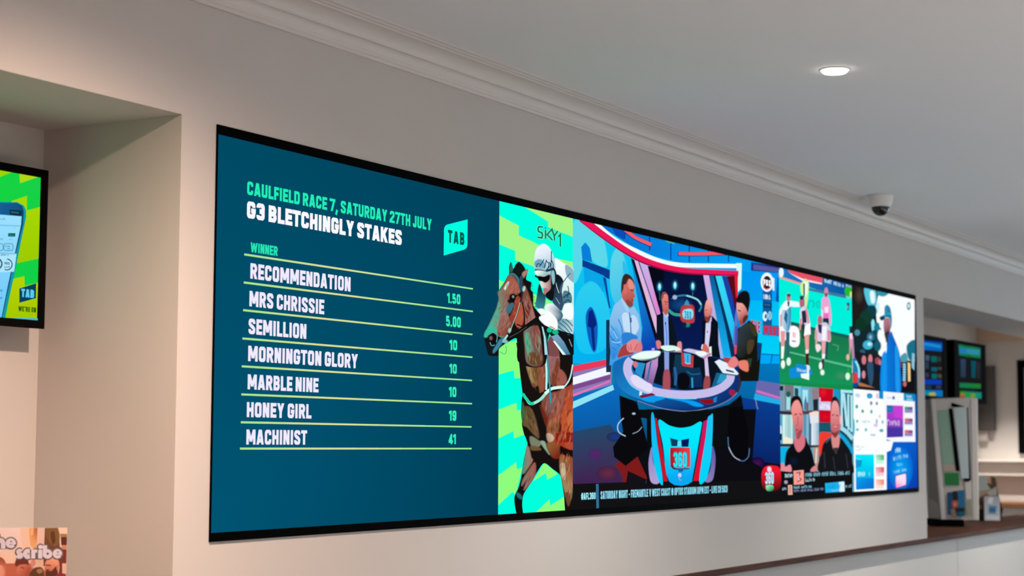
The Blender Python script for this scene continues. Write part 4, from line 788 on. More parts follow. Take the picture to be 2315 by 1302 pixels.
A.poly([(765, 640), (800, 640), (800, 720), (770, 710)], '#14303c'); A.sm([(768, 730), (805, 720), (810, 800), (815, 960), (800, 960), (790, 850), (770, 940), (770, 850)], '#e09cb4'); A.ell(752, 965, 16, 32, '#f4b49c'); A.poly([(740, 390), (770, 390), (765, 470), (740, 470)], '#1c6480'); A.ell(745, 440, 12, 18, '#8ca8b0'); A.poly([(770, 720), (800, 710), (805, 780), (775, 770)], '#f0e4f4'); A.poly([(800, 960), (815, 960), (810, 1130), (795, 1130)], '#e8ecf8')
A.ell(750, 1165, 22, 38, '#d8ffe8'); A.poly([(750, 1080), (770, 1085), (765, 1130), (745, 1130)], '#1ca84c')
A.sm([(140, 1090), (200, 1070), (210, 1040), (300, 1050), (370, 1110), (360, 1150), (200, 1180), (145, 1175)], '#108cd8'); A.smudge(5, (215, 1115), (310, 1130), (215, 1075), '#dff8ff', .26, .1); A.poly([(255, 1140), (345, 1130), (345, 1205), (262, 1180)], '#e8fffa'); A.poly([(320, 1040), (350, 1060), (340, 1140), (318, 1130)], '#e4f0fa')
A.poly([(20, 1225), (820, 1260), (820, 1310), (20, 1310)], '#148c4c')

# --- golf crowd panel
base(U4, SX1, VG, SZ1, '#14282c')
A.t(1920, 630, .19975)
A.poly([(30, 30), (200, 80), (180, 300), (60, 560), (30, 560)], '#201c1a'); A.poly([(80, 90), (130, 100), (150, 250), (100, 260)], '#5a4a44')
A.soft(110, 190, 60, 110, '#4a3e38', '#201c1a')
A.poly([(340, 140), (740, 215), (740, 960), (600, 940), (440, 700), (420, 840), (370, 900), (330, 850), (340, 600), (310, 480), (300, 340), (320, 220)], '#fbffff')
for q in ([(170, 110), (290, 130), (310, 240), (290, 300), (210, 290)],): A.sm(q, '#58c4dc')
A.sm([(235, 150), (280, 150), (290, 260), (250, 270)], '#e4fafc'); A.sm([(330, 130), (440, 160), (390, 200), (320, 180)], '#2f96ac'); A.sm([(250, 480), (280, 470), (290, 580), (262, 600)], '#8fe8f4'); A.sm([(300, 300), (340, 280), (330, 380), (300, 370)], '#c4f4fa')
for x, y, rx, ry, cc in ((250, 370, 60, 70, '#0e3c48'), (190, 440, 70, 80, '#123a30'), (130, 520, 60, 80, '#0f3424'), (320, 560, 40, 60, '#1a7c98'), (290, 640, 50, 60, '#0e4c5c'), (240, 660, 40, 50, '#2f6f8c'), (90, 610, 30, 34, '#4a8ca4'), (210, 750, 56, 50, '#3fb0d0'), (150, 830, 30, 30, '#2c5c74'), (320, 760, 40, 60, '#145c70')): A.ell(x, y, rx, ry, cc)
A.ell(230, 740, 26, 20, '#b4ecf4'); A.ell(240, 660, 16, 22, '#7fb8cc')
for x, y, rx, ry in ((345, 640, 24, 60), (360, 500, 20, 60), (405, 760, 16, 60)): A.ell(x, y, rx, ry, '#f8ffff')
A.poly([(60, 820), (370, 880), (370, 1300), (60, 1300)], '#1a1c22')
for x, y, rx, ry, cc in ((165, 920, 24, 50, '#d07c88'), (238, 910, 22, 52, '#d8808c'), (320, 930, 30, 40, '#9c4c58'), (345, 950, 14, 34, '#c87884'), (162, 1085, 18, 44, '#dc8c9c')): A.ell(x, y, rx, ry, cc)
A.sm([(205, 960), (265, 960), (270, 1120), (245, 1220), (215, 1120)], '#2c5070'); A.sm([(280, 980), (350, 980), (355, 1060), (285, 1060)], '#101c30')
A.sm([(30, 880), (80, 920), (125, 1050), (120, 1150), (90, 1180), (40, 1000)], '#1c7cb4'); A.crv([(70, 930), (105, 1010), (110, 1120)], 22, '#9fe8f4'); A.sm([(35, 1090), (80, 1065), (100, 1150), (60, 1180), (35, 1170)], '#e0384c'); A.poly([(95, 1180), (130, 1175), (290, 1235), (110, 1215)], '#b0704c'); A.poly([(30, 1175), (100, 1190), (90, 1230), (30, 1230)], '#0a4c90'); A.poly([(30, 640), (45, 650), (60, 900), (30, 900)], '#b088b4')
A.poly([(560, 900), (740, 940), (740, 1280), (560, 1280)], '#141218')
A.sm([(660, 740), (740, 700), (740, 900), (680, 920), (650, 820)], '#1a7088'); A.sm([(580, 880), (640, 840), (660, 930), (590, 940)], '#4c9cac'); A.poly([(710, 840), (740, 850), (735, 1040), (705, 1000)], '#8fc4dc')
A.crv([(622, 960), (625, 1060), (618, 1160)], 34, '#4a8cb0')
for k in range(7): A.ell(622, 970+k*29, 16, 10, '#9cd4ec')
A.poly([(660, 945), (690, 955), (692, 1160), (665, 1165)], '#f4d08c'); A.ell(628, 1190, 18, 30, '#c86c64'); A.poly([(570, 930), (600, 940), (590, 1010), (570, 1000)], '#7c3438')
# man in a blue jacket and cap
A.sm([(370, 880), (420, 840), (425, 740), (445, 640), (475, 600), (500, 660), (545, 770), (570, 860), (575, 960), (575, 1300), (365, 1300)], ('#0a84e4', '#0a5cc0', (390, 1000), (500, 1000)))
A.sm([(375, 900), (415, 850), (420, 1280), (370, 1290)], '#1494ec'); A.sm([(520, 760), (560, 860), (575, 1280), (530, 1280), (520, 1000)], '#1c98ee')
A.sm([(395, 460), (450, 450), (465, 540), (455, 620), (430, 690), (415, 680), (395, 600), (388, 540)], ('#b07484', '#6c4858', (410, 520), (450, 600))); A.sm([(400, 620), (450, 600), (440, 690), (420, 720), (410, 680)], '#2c3040'); A.poly([(430, 640), (450, 620), (440, 740), (425, 760)], '#3c4c6c')
A.sm([(398, 400), (405, 320), (430, 298), (460, 330), (475, 400), (480, 480), (470, 560), (455, 450), (400, 440), (360, 470), (345, 440), (370, 420)], '#1c7ca4'); A.crv([(390, 420), (430, 395), (470, 400)], 14, '#3fb0d0'); A.sm([(345, 435), (395, 430), (400, 455), (365, 472)], '#0c3c58'); A.sm([(400, 330), (425, 300), (440, 380), (405, 400)], '#2a8cb0')
A.ell(672, 310, 20, 44, '#2a7c8c'); A.ell(672, 308, 10, 22, '#dff6f6')

# --- two presenters panel
base(U3, U4, SZ0, VF, '#6ca4bc')
A.t(1755, 860, .20737)
A.poly([(30, 35), (465, 45), (465, 1000), (30, 1000)], ('#7f98ac', '#5ab0cc', (100, 80), (300, 900)))
A.poly([(95, 40), (190, 45), (190, 340), (95, 330)], '#7c7480'); A.poly([(110, 150), (155, 150), (150, 320), (110, 320)], '#9ce4ec'); A.ell(132, 150, 24, 32, '#14604c'); A.poly([(35, 60), (75, 60), (75, 110), (35, 110)], '#102830')
A.poly([(190, 50), (270, 55), (270, 170), (190, 170)], '#7cc8dc'); A.poly([(200, 80), (240, 90), (240, 170), (200, 160)], '#1c4c54'); A.poly([(265, 70), (360, 75), (355, 330), (275, 330)], '#5cb0d4'); A.poly([(285, 100), (345, 105), (340, 320), (290, 320)], '#b0e4f0'); A.poly([(300, 250), (320, 160), (338, 260), (338, 320), (300, 320)], '#3c84a4'); A.poly([(330, 240), (350, 240), (350, 330), (330, 330)], '#9c4450')
A.poly([(385, 90), (455, 80), (455, 210), (395, 210)], '#8c8088'); A.poly([(400, 210), (455, 200), (455, 330), (405, 330)], '#202830')
A.poly([(30, 330), (180, 340), (180, 375), (30, 365)], '#3c2c34'); A.poly([(280, 335), (465, 320), (465, 365), (280, 370)], '#5c4048'); A.poly([(30, 690), (200, 690), (200, 720), (30, 720)], '#30343c'); A.poly([(340, 705), (465, 700), (465, 725), (340, 735)], '#3c3c44')
for k, cc in enumerate(('#5cacc4', '#d4f4f0', '#b4dcd8', '#9cd0d4', '#c4e4dc')): A.poly([(40+k*28, 375), (68+k*28, 375), (66+k*28, 690), (42+k*28, 690)], cc)
A.poly([(70, 600), (180, 640), (180, 690), (70, 690)], '#f0ecd8'); A.ell(45, 560, 14, 70, '#e4f4ec'); A.poly([(36, 580), (60, 580), (60, 650), (36, 650)], '#12222c')
for k, cc in enumerate(('#5a94b4', '#88b8d0', '#3c6c8c', '#dce8ec', '#c4d8e4', '#a4c0d0')): A.poly([(300+k*27, 370), (327+k*27, 370), (327+k*27, 705), (300+k*27, 705)], cc)
A.poly([(360, 350), (460, 345), (462, 460), (370, 470)], '#e4e6ec'); A.sm([(360, 370), (400, 340), (460, 340), (455, 380)], '#f4dcd4')
A.poly([(30, 725), (140, 725), (90, 900), (30, 910)], '#10b4e4'); A.poly([(400, 730), (465, 725), (465, 990), (420, 990)], '#b8988c'); A.crv([(440, 740), (430, 900)], 14, '#e8dcd4')
A.poly([(460, 50), (830, 60), (830, 1000), (465, 1000)], ('#2ca0c8', '#14303c', (600, 200), (650, 900)))
A.poly([(460, 55), (625, 65), (600, 460), (470, 455)], '#c80a20'); A.soft(510, 130, 50, 60, '#f01838', '#c80a20'); A.poly([(465, 230), (595, 232), (590, 328), (465, 322)], '#d4c4ec'); A.smudge(5, (472, 310), (588, 316), (472, 252), '#e8f4ff', .3, .04); A.soft(530, 400, 50, 40, '#e01030', '#c80a20'); A.poly([(470, 180), (482, 190), (482, 232), (468, 232)], '#e8d4f4')
A.poly([(470, 460), (600, 455), (600, 560), (470, 560)], '#1c5468'); A.sm([(472, 590), (540, 565), (620, 590), (540, 650), (490, 800), (468, 800)], '#f03c30')
A.poly([(625, 70), (690, 75), (690, 250), (640, 190)], '#1898cc'); A.poly([(690, 80), (830, 90), (830, 560), (700, 500)], '#1c5c74'); A.poly([(700, 85), (830, 95), (830, 140), (700, 130)], '#a8ecf4')
for q in ([(715, 130), (715, 500)], [(735, 140), (770, 500)], [(785, 150), (790, 540)], [(818, 160), (820, 560)]): A.rib(q, 26, '#b0eaf4')
for q in ([(728, 300), (735, 480)], [(800, 170), (806, 520)]): A.rib(q, 12, '#0e2c38')
A.crv([(690, 510), (760, 560), (830, 640)], 50, '#a4dcec'); A.crv([(680, 590), (750, 660), (800, 740), (830, 790)], 50, '#14a8dc'); A.crv([(690, 545), (760, 600), (830, 690)], 20, '#103c50')
# man in black tee
A.sm([(90, 940), (110, 780), (180, 690), (200, 640), (310, 620), (340, 680), (380, 760), (410, 880), (430, 1000), (300, 1020), (90, 1020)], '#0d0f14'); A.soft(190, 880, 60, 60, '#0c1c38', '#0d0f14')
A.sm([(205, 620), (300, 600), (310, 700), (270, 765), (230, 775), (195, 700)], '#d87484')
A.sm([(160, 280), (165, 200), (210, 165), (255, 185), (285, 260), (290, 360), (275, 400), (240, 240), (180, 300)], '#15100f')
A.sm([(165, 300), (190, 235), (235, 215), (270, 280), (288, 380), (290, 500), (270, 590), (235, 640), (210, 600), (190, 480), (170, 380)], ('#f09894', '#c45c64', (200, 300), (260, 580))); A.crv([(195, 375), (225, 365)], 12, '#7c3038'); A.crv([(250, 360), (275, 375)], 11, '#7c3038'); A.crv([(212, 545), (240, 535)], 12, '#9c2c40'); A.crv([(235, 390), (232, 480), (215, 490)], 9, '#b85a60'); A.sm([(230, 570), (280, 540), (260, 610), (235, 640)], '#a04a50')
A.sm([(40, 930), (70, 900), (100, 940), (150, 920), (165, 990), (110, 1000), (60, 985)], '#e48c98'); A.sm([(375, 970), (420, 930), (440, 960), (420, 1000), (380, 1000)], '#dc848c')
# man in dark jacket
A.sm([(470, 1000), (490, 800), (520, 680), (600, 630), (690, 620), (760, 700), (810, 780), (830, 900), (830, 1010)], '#15171c'); A.crv([(520, 780), (530, 960)], 16, '#2c3036'); A.crv([(620, 830), (640, 980)], 14, '#2c2c34'); A.crv([(760, 800), (780, 960)], 16, '#2a2e38'); A.crv([(540, 680), (580, 640)], 12, '#3c5c68')
A.sm([(605, 600), (685, 600), (680, 720), (640, 760), (612, 720)], '#d88c88'); A.poly([(618, 735), (672, 730), (660, 800), (640, 800)], '#3c3438')
A.sm([(595, 300), (605, 200), (640, 180), (680, 220), (695, 330), (690, 380), (650, 240), (610, 300)], '#3c1c20'); A.poly([(610, 190), (650, 170), (660, 210), (615, 225)], '#141c24')
A.sm([(598, 320), (612, 240), (650, 225), (680, 280), (695, 400), (705, 480), (680, 570), (640, 620), (605, 570), (592, 450)], ('#ec9c9c', '#c06068', (620, 280), (650, 560))); A.crv([(605, 380), (630, 372)], 11, '#6c2830'); A.crv([(650, 380), (675, 385)], 11, '#6c2830'); A.crv([(615, 490), (645, 510), (675, 490)], 16, '#a0283c'); A.crv([(620, 496), (645, 508), (668, 496)], 6, '#f4d4d8'); A.ell(704, 430, 12, 50, '#f0c4c8'); A.sm([(600, 560), (640, 570), (680, 550), (650, 615), (630, 618)], '#7c3a3c')
# captions
A.poly([(30, 985), (170, 1000), (830, 985), (830, 1310), (30, 1310)], '#111114')
A.t(0, 0, 1)
A.smudge(5, (1774, 1080), (1792, 1079), (1774, 1071), '#c4ecf8', .3, .08); A.smudge(34, (1820, 1078), (1922, 1073), (1820, 1068), '#8cc8dc', .24, .09); A.smudge(5, (1820, 1089), (1842, 1087.5), (1820, 1080.5), '#c8f0fa', .28, .08)
A.smudge(3, (1768, 1108), (1780, 1107.5), (1768, 1101.5), '#b0e0f0', .28, .08); A.smudge(15, (1794, 1105), (1836, 1103), (1794, 1098), '#90d4f0', .26, .08); A.smudge(27, (1794, 1113), (1862, 1108), (1794, 1106.5), '#8c9cc8', .24, .08); A.smudge(4, (1910, 1103), (1925, 1102), (1910, 1096), '#8cccf0', .28, .08)
A.t(1755, 860, .20737)
A.poly([(185, 985), (298, 975), (302, 1130), (190, 1138)], '#f4a090'); A.crv([(215, 1010), (260, 1005), (240, 1050), (268, 1080), (225, 1105)], 14, '#b43c54'); A.crv([(235, 1020), (250, 1090)], 8, '#e4d4f0'); A.ell(104, 1108, 18, 18, '#b0a0bc')
A.poly([(125, 1140), (172, 1138), (176, 1245), (128, 1248)], '#e8b4a4'); A.crv([(150, 1150), (150, 1230)], 20, '#d49080')
A.poly([(530, 1120), (740, 1100), (745, 1212), (535, 1225)], '#18b4f0'); A.poly([(680, 1108), (740, 1102), (745, 1210), (690, 1214)], '#d8f4ff'); A.smudge(8, (560, 1185), (700, 1172), (560, 1135), '#1c8cc0', .24, .08); A.smudge(6, (585, 1210), (710, 1202), (585, 1190), '#c4f0fc', .24, .08)

A.fe = .8
# --- betting boards panel
base(U4, SX1, SZ0, VG, ['#0a5ccc', '#083cb0', '#0a70d8', '#0890e0'])
A.t(1920, 870, .19208)
A.poly([(40, 30), (350, 55), (350, 160), (405, 170), (440, 660), (520, 660), (490, 770), (440, 790), (440, 1270), (40, 1290)], '#fdffff'); A.poly([(400, 60), (640, 75), (640, 180), (770, 195), (778, 670), (520, 670), (440, 640), (400, 170)], '#f6faff')
A.poly([(355, 60), (400, 65), (400, 165), (355, 160)], '#0a8cc4'); A.poly([(640, 80), (765, 95), (765, 195), (640, 185)], '#1090c8'); A.smudge(6, (672, 150), (750, 160), (672, 110), '#c4ecf8', .26, .1); A.poly([(676, 160), (745, 168), (745, 186), (676, 180)], '#8cd0e8')
A.poly([(36, 40), (50, 40), (50, 1290), (36, 1290)], '#7fe4f0'); A.crv([(50, 400), (58, 500), (50, 600)], 16, '#2cb8d0')
A.sm([(210, 110), (240, 100), (270, 115), (268, 150), (240, 160), (212, 150)], '#1098d4'); A.smudge(3, (218, 142), (262, 145), (218, 116), '#5cc4ec', .22)
A.poly([(75, 100), (125, 105), (125, 150), (75, 145)], '#cfe4ec'); A.smudge(3, (70, 130), (125, 134), (70, 98), '#8cb8c8', .2); A.poly([(315, 100), (342, 102), (342, 160), (315, 158)], '#e8c0e0')
for x, y, rx, ry, cc in ((88, 255, 16, 22, '#2ca8a8'), (157, 310, 15, 20, '#2ca8a0'), (260, 315, 13, 22, '#38b0a8'), (258, 215, 14, 24, '#7c8ca8'), (324, 218, 13, 20, '#8484a8'), (92, 428, 12, 18, '#5cb0b8'), (323, 430, 10, 28, '#8cb4d0'), (392, 437, 12, 20, '#78c0c8'), (95, 527, 16, 16, '#68b8bc'), (196, 528, 14, 20, '#70bcc8'), (378, 537, 24, 18, '#48acb8'), (358, 370, 8, 20, '#dcc4b8'), (312, 475, 24, 20, '#d8c8ec')): A.ell(x, y, rx, ry, cc)
A.smudge(5, (150, 445), (240, 448), (150, 415), '#4898b0', .3, .06); A.smudge(4, (250, 600), (308, 604), (250, 570), '#2890b0', .34, .05); A.smudge(9, (438, 158), (520, 166), (438, 135), '#8088b0', .26, .08); A.ell(522, 152, 13, 20, '#4c58a0')
A.smudge(9, (64, 738), (184, 742), (64, 712), '#58b4b4', .2, .12); A.crv([(80, 770), (120, 765), (140, 740)], 5, '#7cc4c0')
A.poly([(438, 238), (634, 245), (634, 612), (442, 620)], ('#c83cd8', '#2c3c9c', (560, 300), (500, 520))); A.poly([(442, 500), (634, 505), (634, 612), (442, 620)], '#4a34a0'); A.poly([(440, 240), (515, 245), (515, 325), (440, 325)], '#1c70b0'); A.smudge(3, (450, 300), (505, 303), (450, 268), '#7cc8f0', .2); A.smudge(6, (440, 478), (626, 485), (440, 405), '#e4d4ff', .26, .06); A.poly([(540, 250), (634, 255), (634, 400), (520, 380)], '#c840d8')
for k, y in enumerate((255, 392, 530)):
    A.poly([(650, y), (745, y+4), (745, y+80), (650, y+78)], '#c8c4ec'); A.poly([(650, y), (745, y+4), (745, y+42), (650, y+40)], ('#2cb08c' if k == 0 else '#f08078', '#6c2c8c', (655, y), (720, y+20))); A.poly([(650, y+44), (745, y+46), (745, y+68), (650, y+66)], '#8878b4')
A.poly([(70, 818), (292, 818), (292, 1222), (78, 1235)], ('#00f0ff', '#0a88d8', (230, 850), (100, 1150))); A.poly([(78, 1095), (292, 1100), (292, 1222), (78, 1235)], ('#0aa0f0', '#0a70d0', (100, 1100), (200, 1220))); A.poly([(75, 870), (150, 890), (140, 960), (75, 980)], '#0c9cd0'); A.smudge(3, (85, 885), (140, 886), (85, 858), '#9ce4f4', .2); A.smudge(4, (98, 1080), (186, 1074), (98, 1018), '#c8fbff', .28, .06); A.smudge(1, (230, 1070), (262, 1068), (230, 1018), '#d4fbff', .2)
for y, c0, c1 in ((822, '#0aa84c', '#c8f8e4'), (968, '#d80c2c', '#f8d0dc'), (1112, '#f0785c', '#fce0dc')):
    A.poly([(310, y), (408, y), (408, y+105), (312, y+108)], c1); A.poly([(310, y), (408, y), (408, y+62), (312, y+70)], (c0, c1, (385, y+20), (320, y+66)))
A.soft(600, 980, 150, 260, '#00a8f4', '#0a62d2')
A.smudge(4, (540, 800), (604, 790), (540, 738), '#b8ecff', .26, .06); A.smudge(9, (515, 892), (690, 850), (515, 840), '#a4e8ff', .26, .06); A.smudge(6, (555, 955), (640, 946), (555, 920), '#98e0fc', .24, .08); A.smudge(10, (522, 1045), (680, 1010), (522, 1005), '#a8e4fc', .26, .06)
A.sm([(540, 1075), (560, 1060), (660, 1035), (672, 1050), (672, 1170), (655, 1190), (560, 1220), (540, 1210)], '#3c2c90'); A.sm([(548, 1085), (565, 1070), (650, 1048), (664, 1060), (664, 1165), (645, 1182), (565, 1208), (548, 1198)], ('#ffe4f8', '#f48cd4', (600, 1120), (560, 1200)))
part_label(A.mesh('screen', M['screen'], vw), 'lit picture with odds board and sports channels')
# ---------------------------------------------------------------- television in the niche
def tv(name, label, x1, x0, y, z0, z1, bez, group=None):
    t = thing(name, label, 'television', ((x0+x1)/2, y+.05, z0), group)
    b = MB(); b.box(x0, x1, y, y+.045, z0, z1); b.build('housing', M['black'], t, bevel=.004)
    return t
TX1, TX0, TY, TZ0, TZ1 = 3.711, 2.886, .431, 1.876, 2.336
t = thing('television', 'black flat television with green betting advert on niche wall at left', 'television', ((TX0+TX1)/2, .53, TZ0))
b = MB(); bz = .023
b.box(TX0, TX1, TY, TY+.008, TZ1-bz, TZ1); b.box(TX0, TX1, TY, TY+.008, TZ0, TZ0+bz); b.box(TX0, TX0+bz, TY, TY+.008, TZ0+bz, TZ1-bz); b.box(TX1-bz, TX1, TY, TY+.008, TZ0+bz, TZ1-bz)
b.build('bezel', M['black'], t)
MB().box(TX0+.003, TX1-.003, TY+.008, TY+.05, TZ0+.003, TZ1-.003).build('back_cover', M['black'], t, bevel=.004)
MB().box(TX0+.3, TX1-.3, TY+.05, .53, TZ0+.1, TZ1-.12).build('wall_bracket', M['dark'], t)
A = Art((0, TY+.0075, 0), (1, 0, 0), (0, 0, 1), 1e-4)
A.panel(TX0+bz, TX1-bz, TZ0+bz, TZ1-bz); A.raw([(TX0, TZ0, hx('#12d23c')), (TX1, TZ0, hx('#10d048')), (TX1, TZ1, hx('#18d048')), (TX0, TZ1, hx('#10e020'))])
YEL = '#9fd400'
A.t(0, 340, .32258)
A.poly([(-400, 60), (0, 110), (90, 150), (0, 185), (-400, 330)], YEL); A.poly([(135, 150), (300, 175), (140, 230)], '#b0d814'); A.poly([(80, 355), (188, 318), (188, 420), (285, 395), (280, 755), (120, 790), (100, 500)], ('#a6d800', '#9ccc00', (230, 400), (200, 760))); A.poly([(90, 900), (170, 882), (172, 950), (290, 920), (285, 1220), (30, 1220)], ('#b4d400', '#a4c400', (150, 900), (150, 1180)))
A.poly([(-500, 355), (120, 362), (165, 385), (182, 420), (182, 470), (150, 620), (100, 870), (35, 1160), (20, 1230), (-500, 1230)], '#1496a4'); A.poly([(-500, 360), (115, 368), (155, 390), (166, 430), (160, 520), (110, 720), (60, 960), (12, 1180), (-500, 1220)], '#0e4a74')
A.poly([(-500, 410), (150, 462), (146, 520), (100, 735), (55, 940), (8, 1175), (-500, 1200)], ('#9ae0ff', '#6cc8fa', (60, 480), (20, 1100))); A.poly([(-500, 360), (110, 370), (150, 400), (150, 462), (-500, 410)], ('#1c80c8', '#12507c', (0, 400), (120, 420)))
A.poly([(65, 415), (150, 422), (150, 460), (68, 450)], '#10303c'); A.rib([(75, 432), (130, 438)], 9, '#2c6c84')
A.poly([(-500, 500), (142, 525), (140, 535), (-500, 510)], '#7cc4e8'); A.smudge(8, (-110, 486), (34, 488), (-110, 470), '#1c5c7c', .2); A.smudge(1, (100, 550), (110, 550), (100, 540), '#3c88a8', .2)
A.poly([(55, 580), (105, 580), (104, 604), (54, 604)], '#0c5c5c'); A.smudge(6, (60, 598), (100, 598), (60, 587), '#30a090', .18); A.smudge(3, (60, 628), (82, 628), (60, 618), '#3c80a0', .2); A.smudge(5, (-30, 624), (20, 626), (-30, 612), '#3c80a0', .2)
A.crv([(28, 655), (80, 655), (88, 680), (80, 700), (30, 700), (24, 678), (28, 655)], 5, '#4c94b4'); A.crv([(-40, 655), (10, 655), (18, 680), (10, 700), (-40, 700)], 5, '#4c94b4'); A.smudge(6, (32, 678), (78, 678), (32, 664), '#3c84a4', .2); A.smudge(4, (42, 694), (66, 694), (42, 682), '#3c84a4', .2)
A.poly([(-500, 700), (112, 725), (95, 850), (-500, 870)], '#aee6fc'); A.rib([(-40, 718), (100, 727)], 4, '#5ca4c0'); A.smudge(8, (0, 738), (56, 740), (0, 724), '#3c84a4', .2)
A.crv(arc(44, 800, 36, 38, -90, 115, 12), 7, '#0c3c54'); A.crv(arc(-20, 795, 28, 34, 270, -90, 14), 9, '#0c3c54'); A.text('60%', (26, 800), (62, 800), (26, 783), '#2c7898', .2); A.smudge(4, (24, 824), (64, 824), (24, 808), '#2c7898', .2)
A.smudge(4, (-40, 990), (14, 992), (-40, 970), '#2c7898', .22); A.smudge(4, (-40, 1040), (10, 1042), (-40, 1022), '#2c7898', .2)
A.poly([(130, 968), (248, 931), (246, 1036), (130, 1068)], '#04405c'); A.text('TAB', (142, 1030), (234, 1032), (142, 972), '#5cccf0', .24, .05)
A.text("WE'RE ON", (122, 1130), (246, 1133), (122, 1094), '#1c5c14', .2, .06)
A.poly([(-500, 1170), (300, 1176), (300, 1200), (-500, 1200)], '#40b8d0')
A.mesh('screen', M['screen'], t)

# ---------------------------------------------------------------- poster board in the niche
d = ray(152, 1193); PR = CAM+d*((.10-CAM.y)/d.y)
PE = (Vector((RT.x, RT.y, 0)).normalized()*.97+Vector((.24, .0, 0))).normalized(); PN = PE.cross(Vector((0, 0, 1)))   # left to right along the board
PW, PH = .42, .594; PTL = PR-PE*PW
pb = thing('poster_stand', 'poster board reading the scribe with bearded people, standing in the left niche', 'poster', (PTL+PE*PW/2).to_tuple()[:2]+(0,))
def pp(u, v, n): return PTL+PE*u+Vector((0, 0, v))+PN*n
b = MB(); b.prism([pp(0, 0, 0), pp(PW, 0, 0), pp(PW, -PH, 0), pp(0, -PH, 0)], -PN*.006); b.build('board', M['white'], pb)
MB().tube(pp(PW/2, -PH-.0, -.02), (*(PTL+PE*PW/2-PN*.02).to_tuple()[:2], .015), .012).build('pole', M['black'], pb)
MB().box(*(lambda c: (c.x-.03, c.x+.03, c.y-.03, c.y+.008))(PTL+PE*PW/2-PN*.02), PR.z-PH-.02, PR.z-PH+.1).build('clamp', M['black'], pb)
c_ = PTL+PE*PW/2-PN*.02
MB().lathe([(0, .018), (.1, .016), (.12, .008), (.12, 0), (0, 0)], (c_.x, c_.y, 0)).build('base', M['black'], pb, smooth=False)
A = Art(PTL+PN*.0008, PE, (0, 0, 1), 3e-5)
A.panel(0, PW, -PH, 0); A.raw([(0, -PH, hx('#6e3420')), (PW, -PH, hx('#6e3420')), (PW, 0, hx('#f0dccb')), (0, 0, hx('#f4e6da'))])
A.t(0, 1160, .10905)
A.poly([(-3000, 260), (640, 270), (640, 1040), (-3000, 1040)], ('#f3ded0', '#f6cfae', (0, 400), (0, 1000))); A.sm([(430, 300), (620, 290), (640, 700), (480, 700)], '#f4cfae')
A.sm([(620, 285), (770, 280), (760, 640), (740, 730), (640, 680), (610, 480)], ('#f0b070', '#a8542c', (640, 400), (760, 340))); A.sm([(640, 330), (690, 320), (680, 450), (640, 450)], '#f6c078')
A.poly([(775, 285), (925, 285), (900, 1160), (750, 1160)], ('#ecc8b2', '#e8bc98', (840, 300), (830, 1100)))
A.poly([(930, 285), (1220, 290), (1240, 700), (1400, 760), (1400, 1100), (900, 1100)], '#6e4424'); A.sm([(960, 320), (1060, 280), (1200, 340), (1240, 520), (1180, 680), (1060, 640), (960, 480)], '#7f5a2c'); A.sm([(1050, 420), (1120, 380), (1150, 560), (1090, 640)], '#5a3418'); A.poly([(1200, 310), (1420, 300), (1420, 430), (1240, 425)], '#f4d4b4'); A.poly([(1240, 430), (1420, 430), (1420, 500), (1260, 500)], '#a87c48'); A.poly([(1260, 500), (1420, 490), (1420, 660), (1270, 660)], '#5a2a12'); A.poly([(1280, 660), (1420, 665), (1420, 760), (1280, 745)], '#d08c70'); A.poly([(1300, 760), (1420, 760), (1420, 1320), (1200, 1320)], '#7a2c1c')
A.poly([(100, 1040), (640, 1040), (760, 1320), (-3000, 1320), (-3000, 1040)], '#c4694a')
A.sm([(-60, 940), (30, 920), (110, 1000), (120, 1100), (90, 1320), (-60, 1320)], ('#9c4c30', '#dc8c68', (60, 950), (30, 1200))); A.sm([(-30, 1100), (50, 1090), (80, 1200), (40, 1320), (-40, 1320)], '#e8a07c')
A.sm([(310, 1040), (340, 960), (440, 915), (560, 950), (600, 1040), (570, 1080), (400, 1090), (330, 1100)], '#6c2e1a'); A.sm([(360, 1110), (480, 1060), (600, 1080), (630, 1180), (600, 1320), (380, 1320)], ('#d87c5c', '#a04a30', (420, 1120), (560, 1260))); A.crv([(430, 1120), (500, 1140)], 20, '#7c3420'); A.sm([(640, 1000), (720, 960), (740, 1050), (660, 1130)], '#d8907c')
A.sm([(620, 1300), (680, 1160), (780, 1120), (880, 1140), (920, 1320)], '#5c3c1c'); A.sm([(760, 1180), (860, 1150), (880, 1220), (800, 1250)], '#a8784c')
A.sm([(930, 1100), (950, 1000), (1030, 930), (1130, 920), (1210, 980), (1230, 1080), (1200, 1200), (1160, 1320), (930, 1320)], ('#f0a880', '#c06c4c', (1050, 950), (1000, 1200))); A.sm([(960, 1180), (1060, 1200), (1150, 1110), (1190, 1110), (1180, 1320), (960, 1320)], '#5c2614'); A.crv([(950, 1075), (1060, 1085)], 26, '#7c3a24'); A.sm([(1170, 1100), (1215, 1090), (1210, 1180), (1180, 1180)], '#d4805c'); A.crv([(960, 1175), (1030, 1170)], 18, '#6c2c1c')
A.poly([(1290, 1040), (1380, 1040), (1370, 1260), (1290, 1250)], '#e4c0a4'); A.sm([(1150, 1280), (1260, 1240), (1400, 1280), (1420, 1340), (1150, 1340)], '#8c2c20')
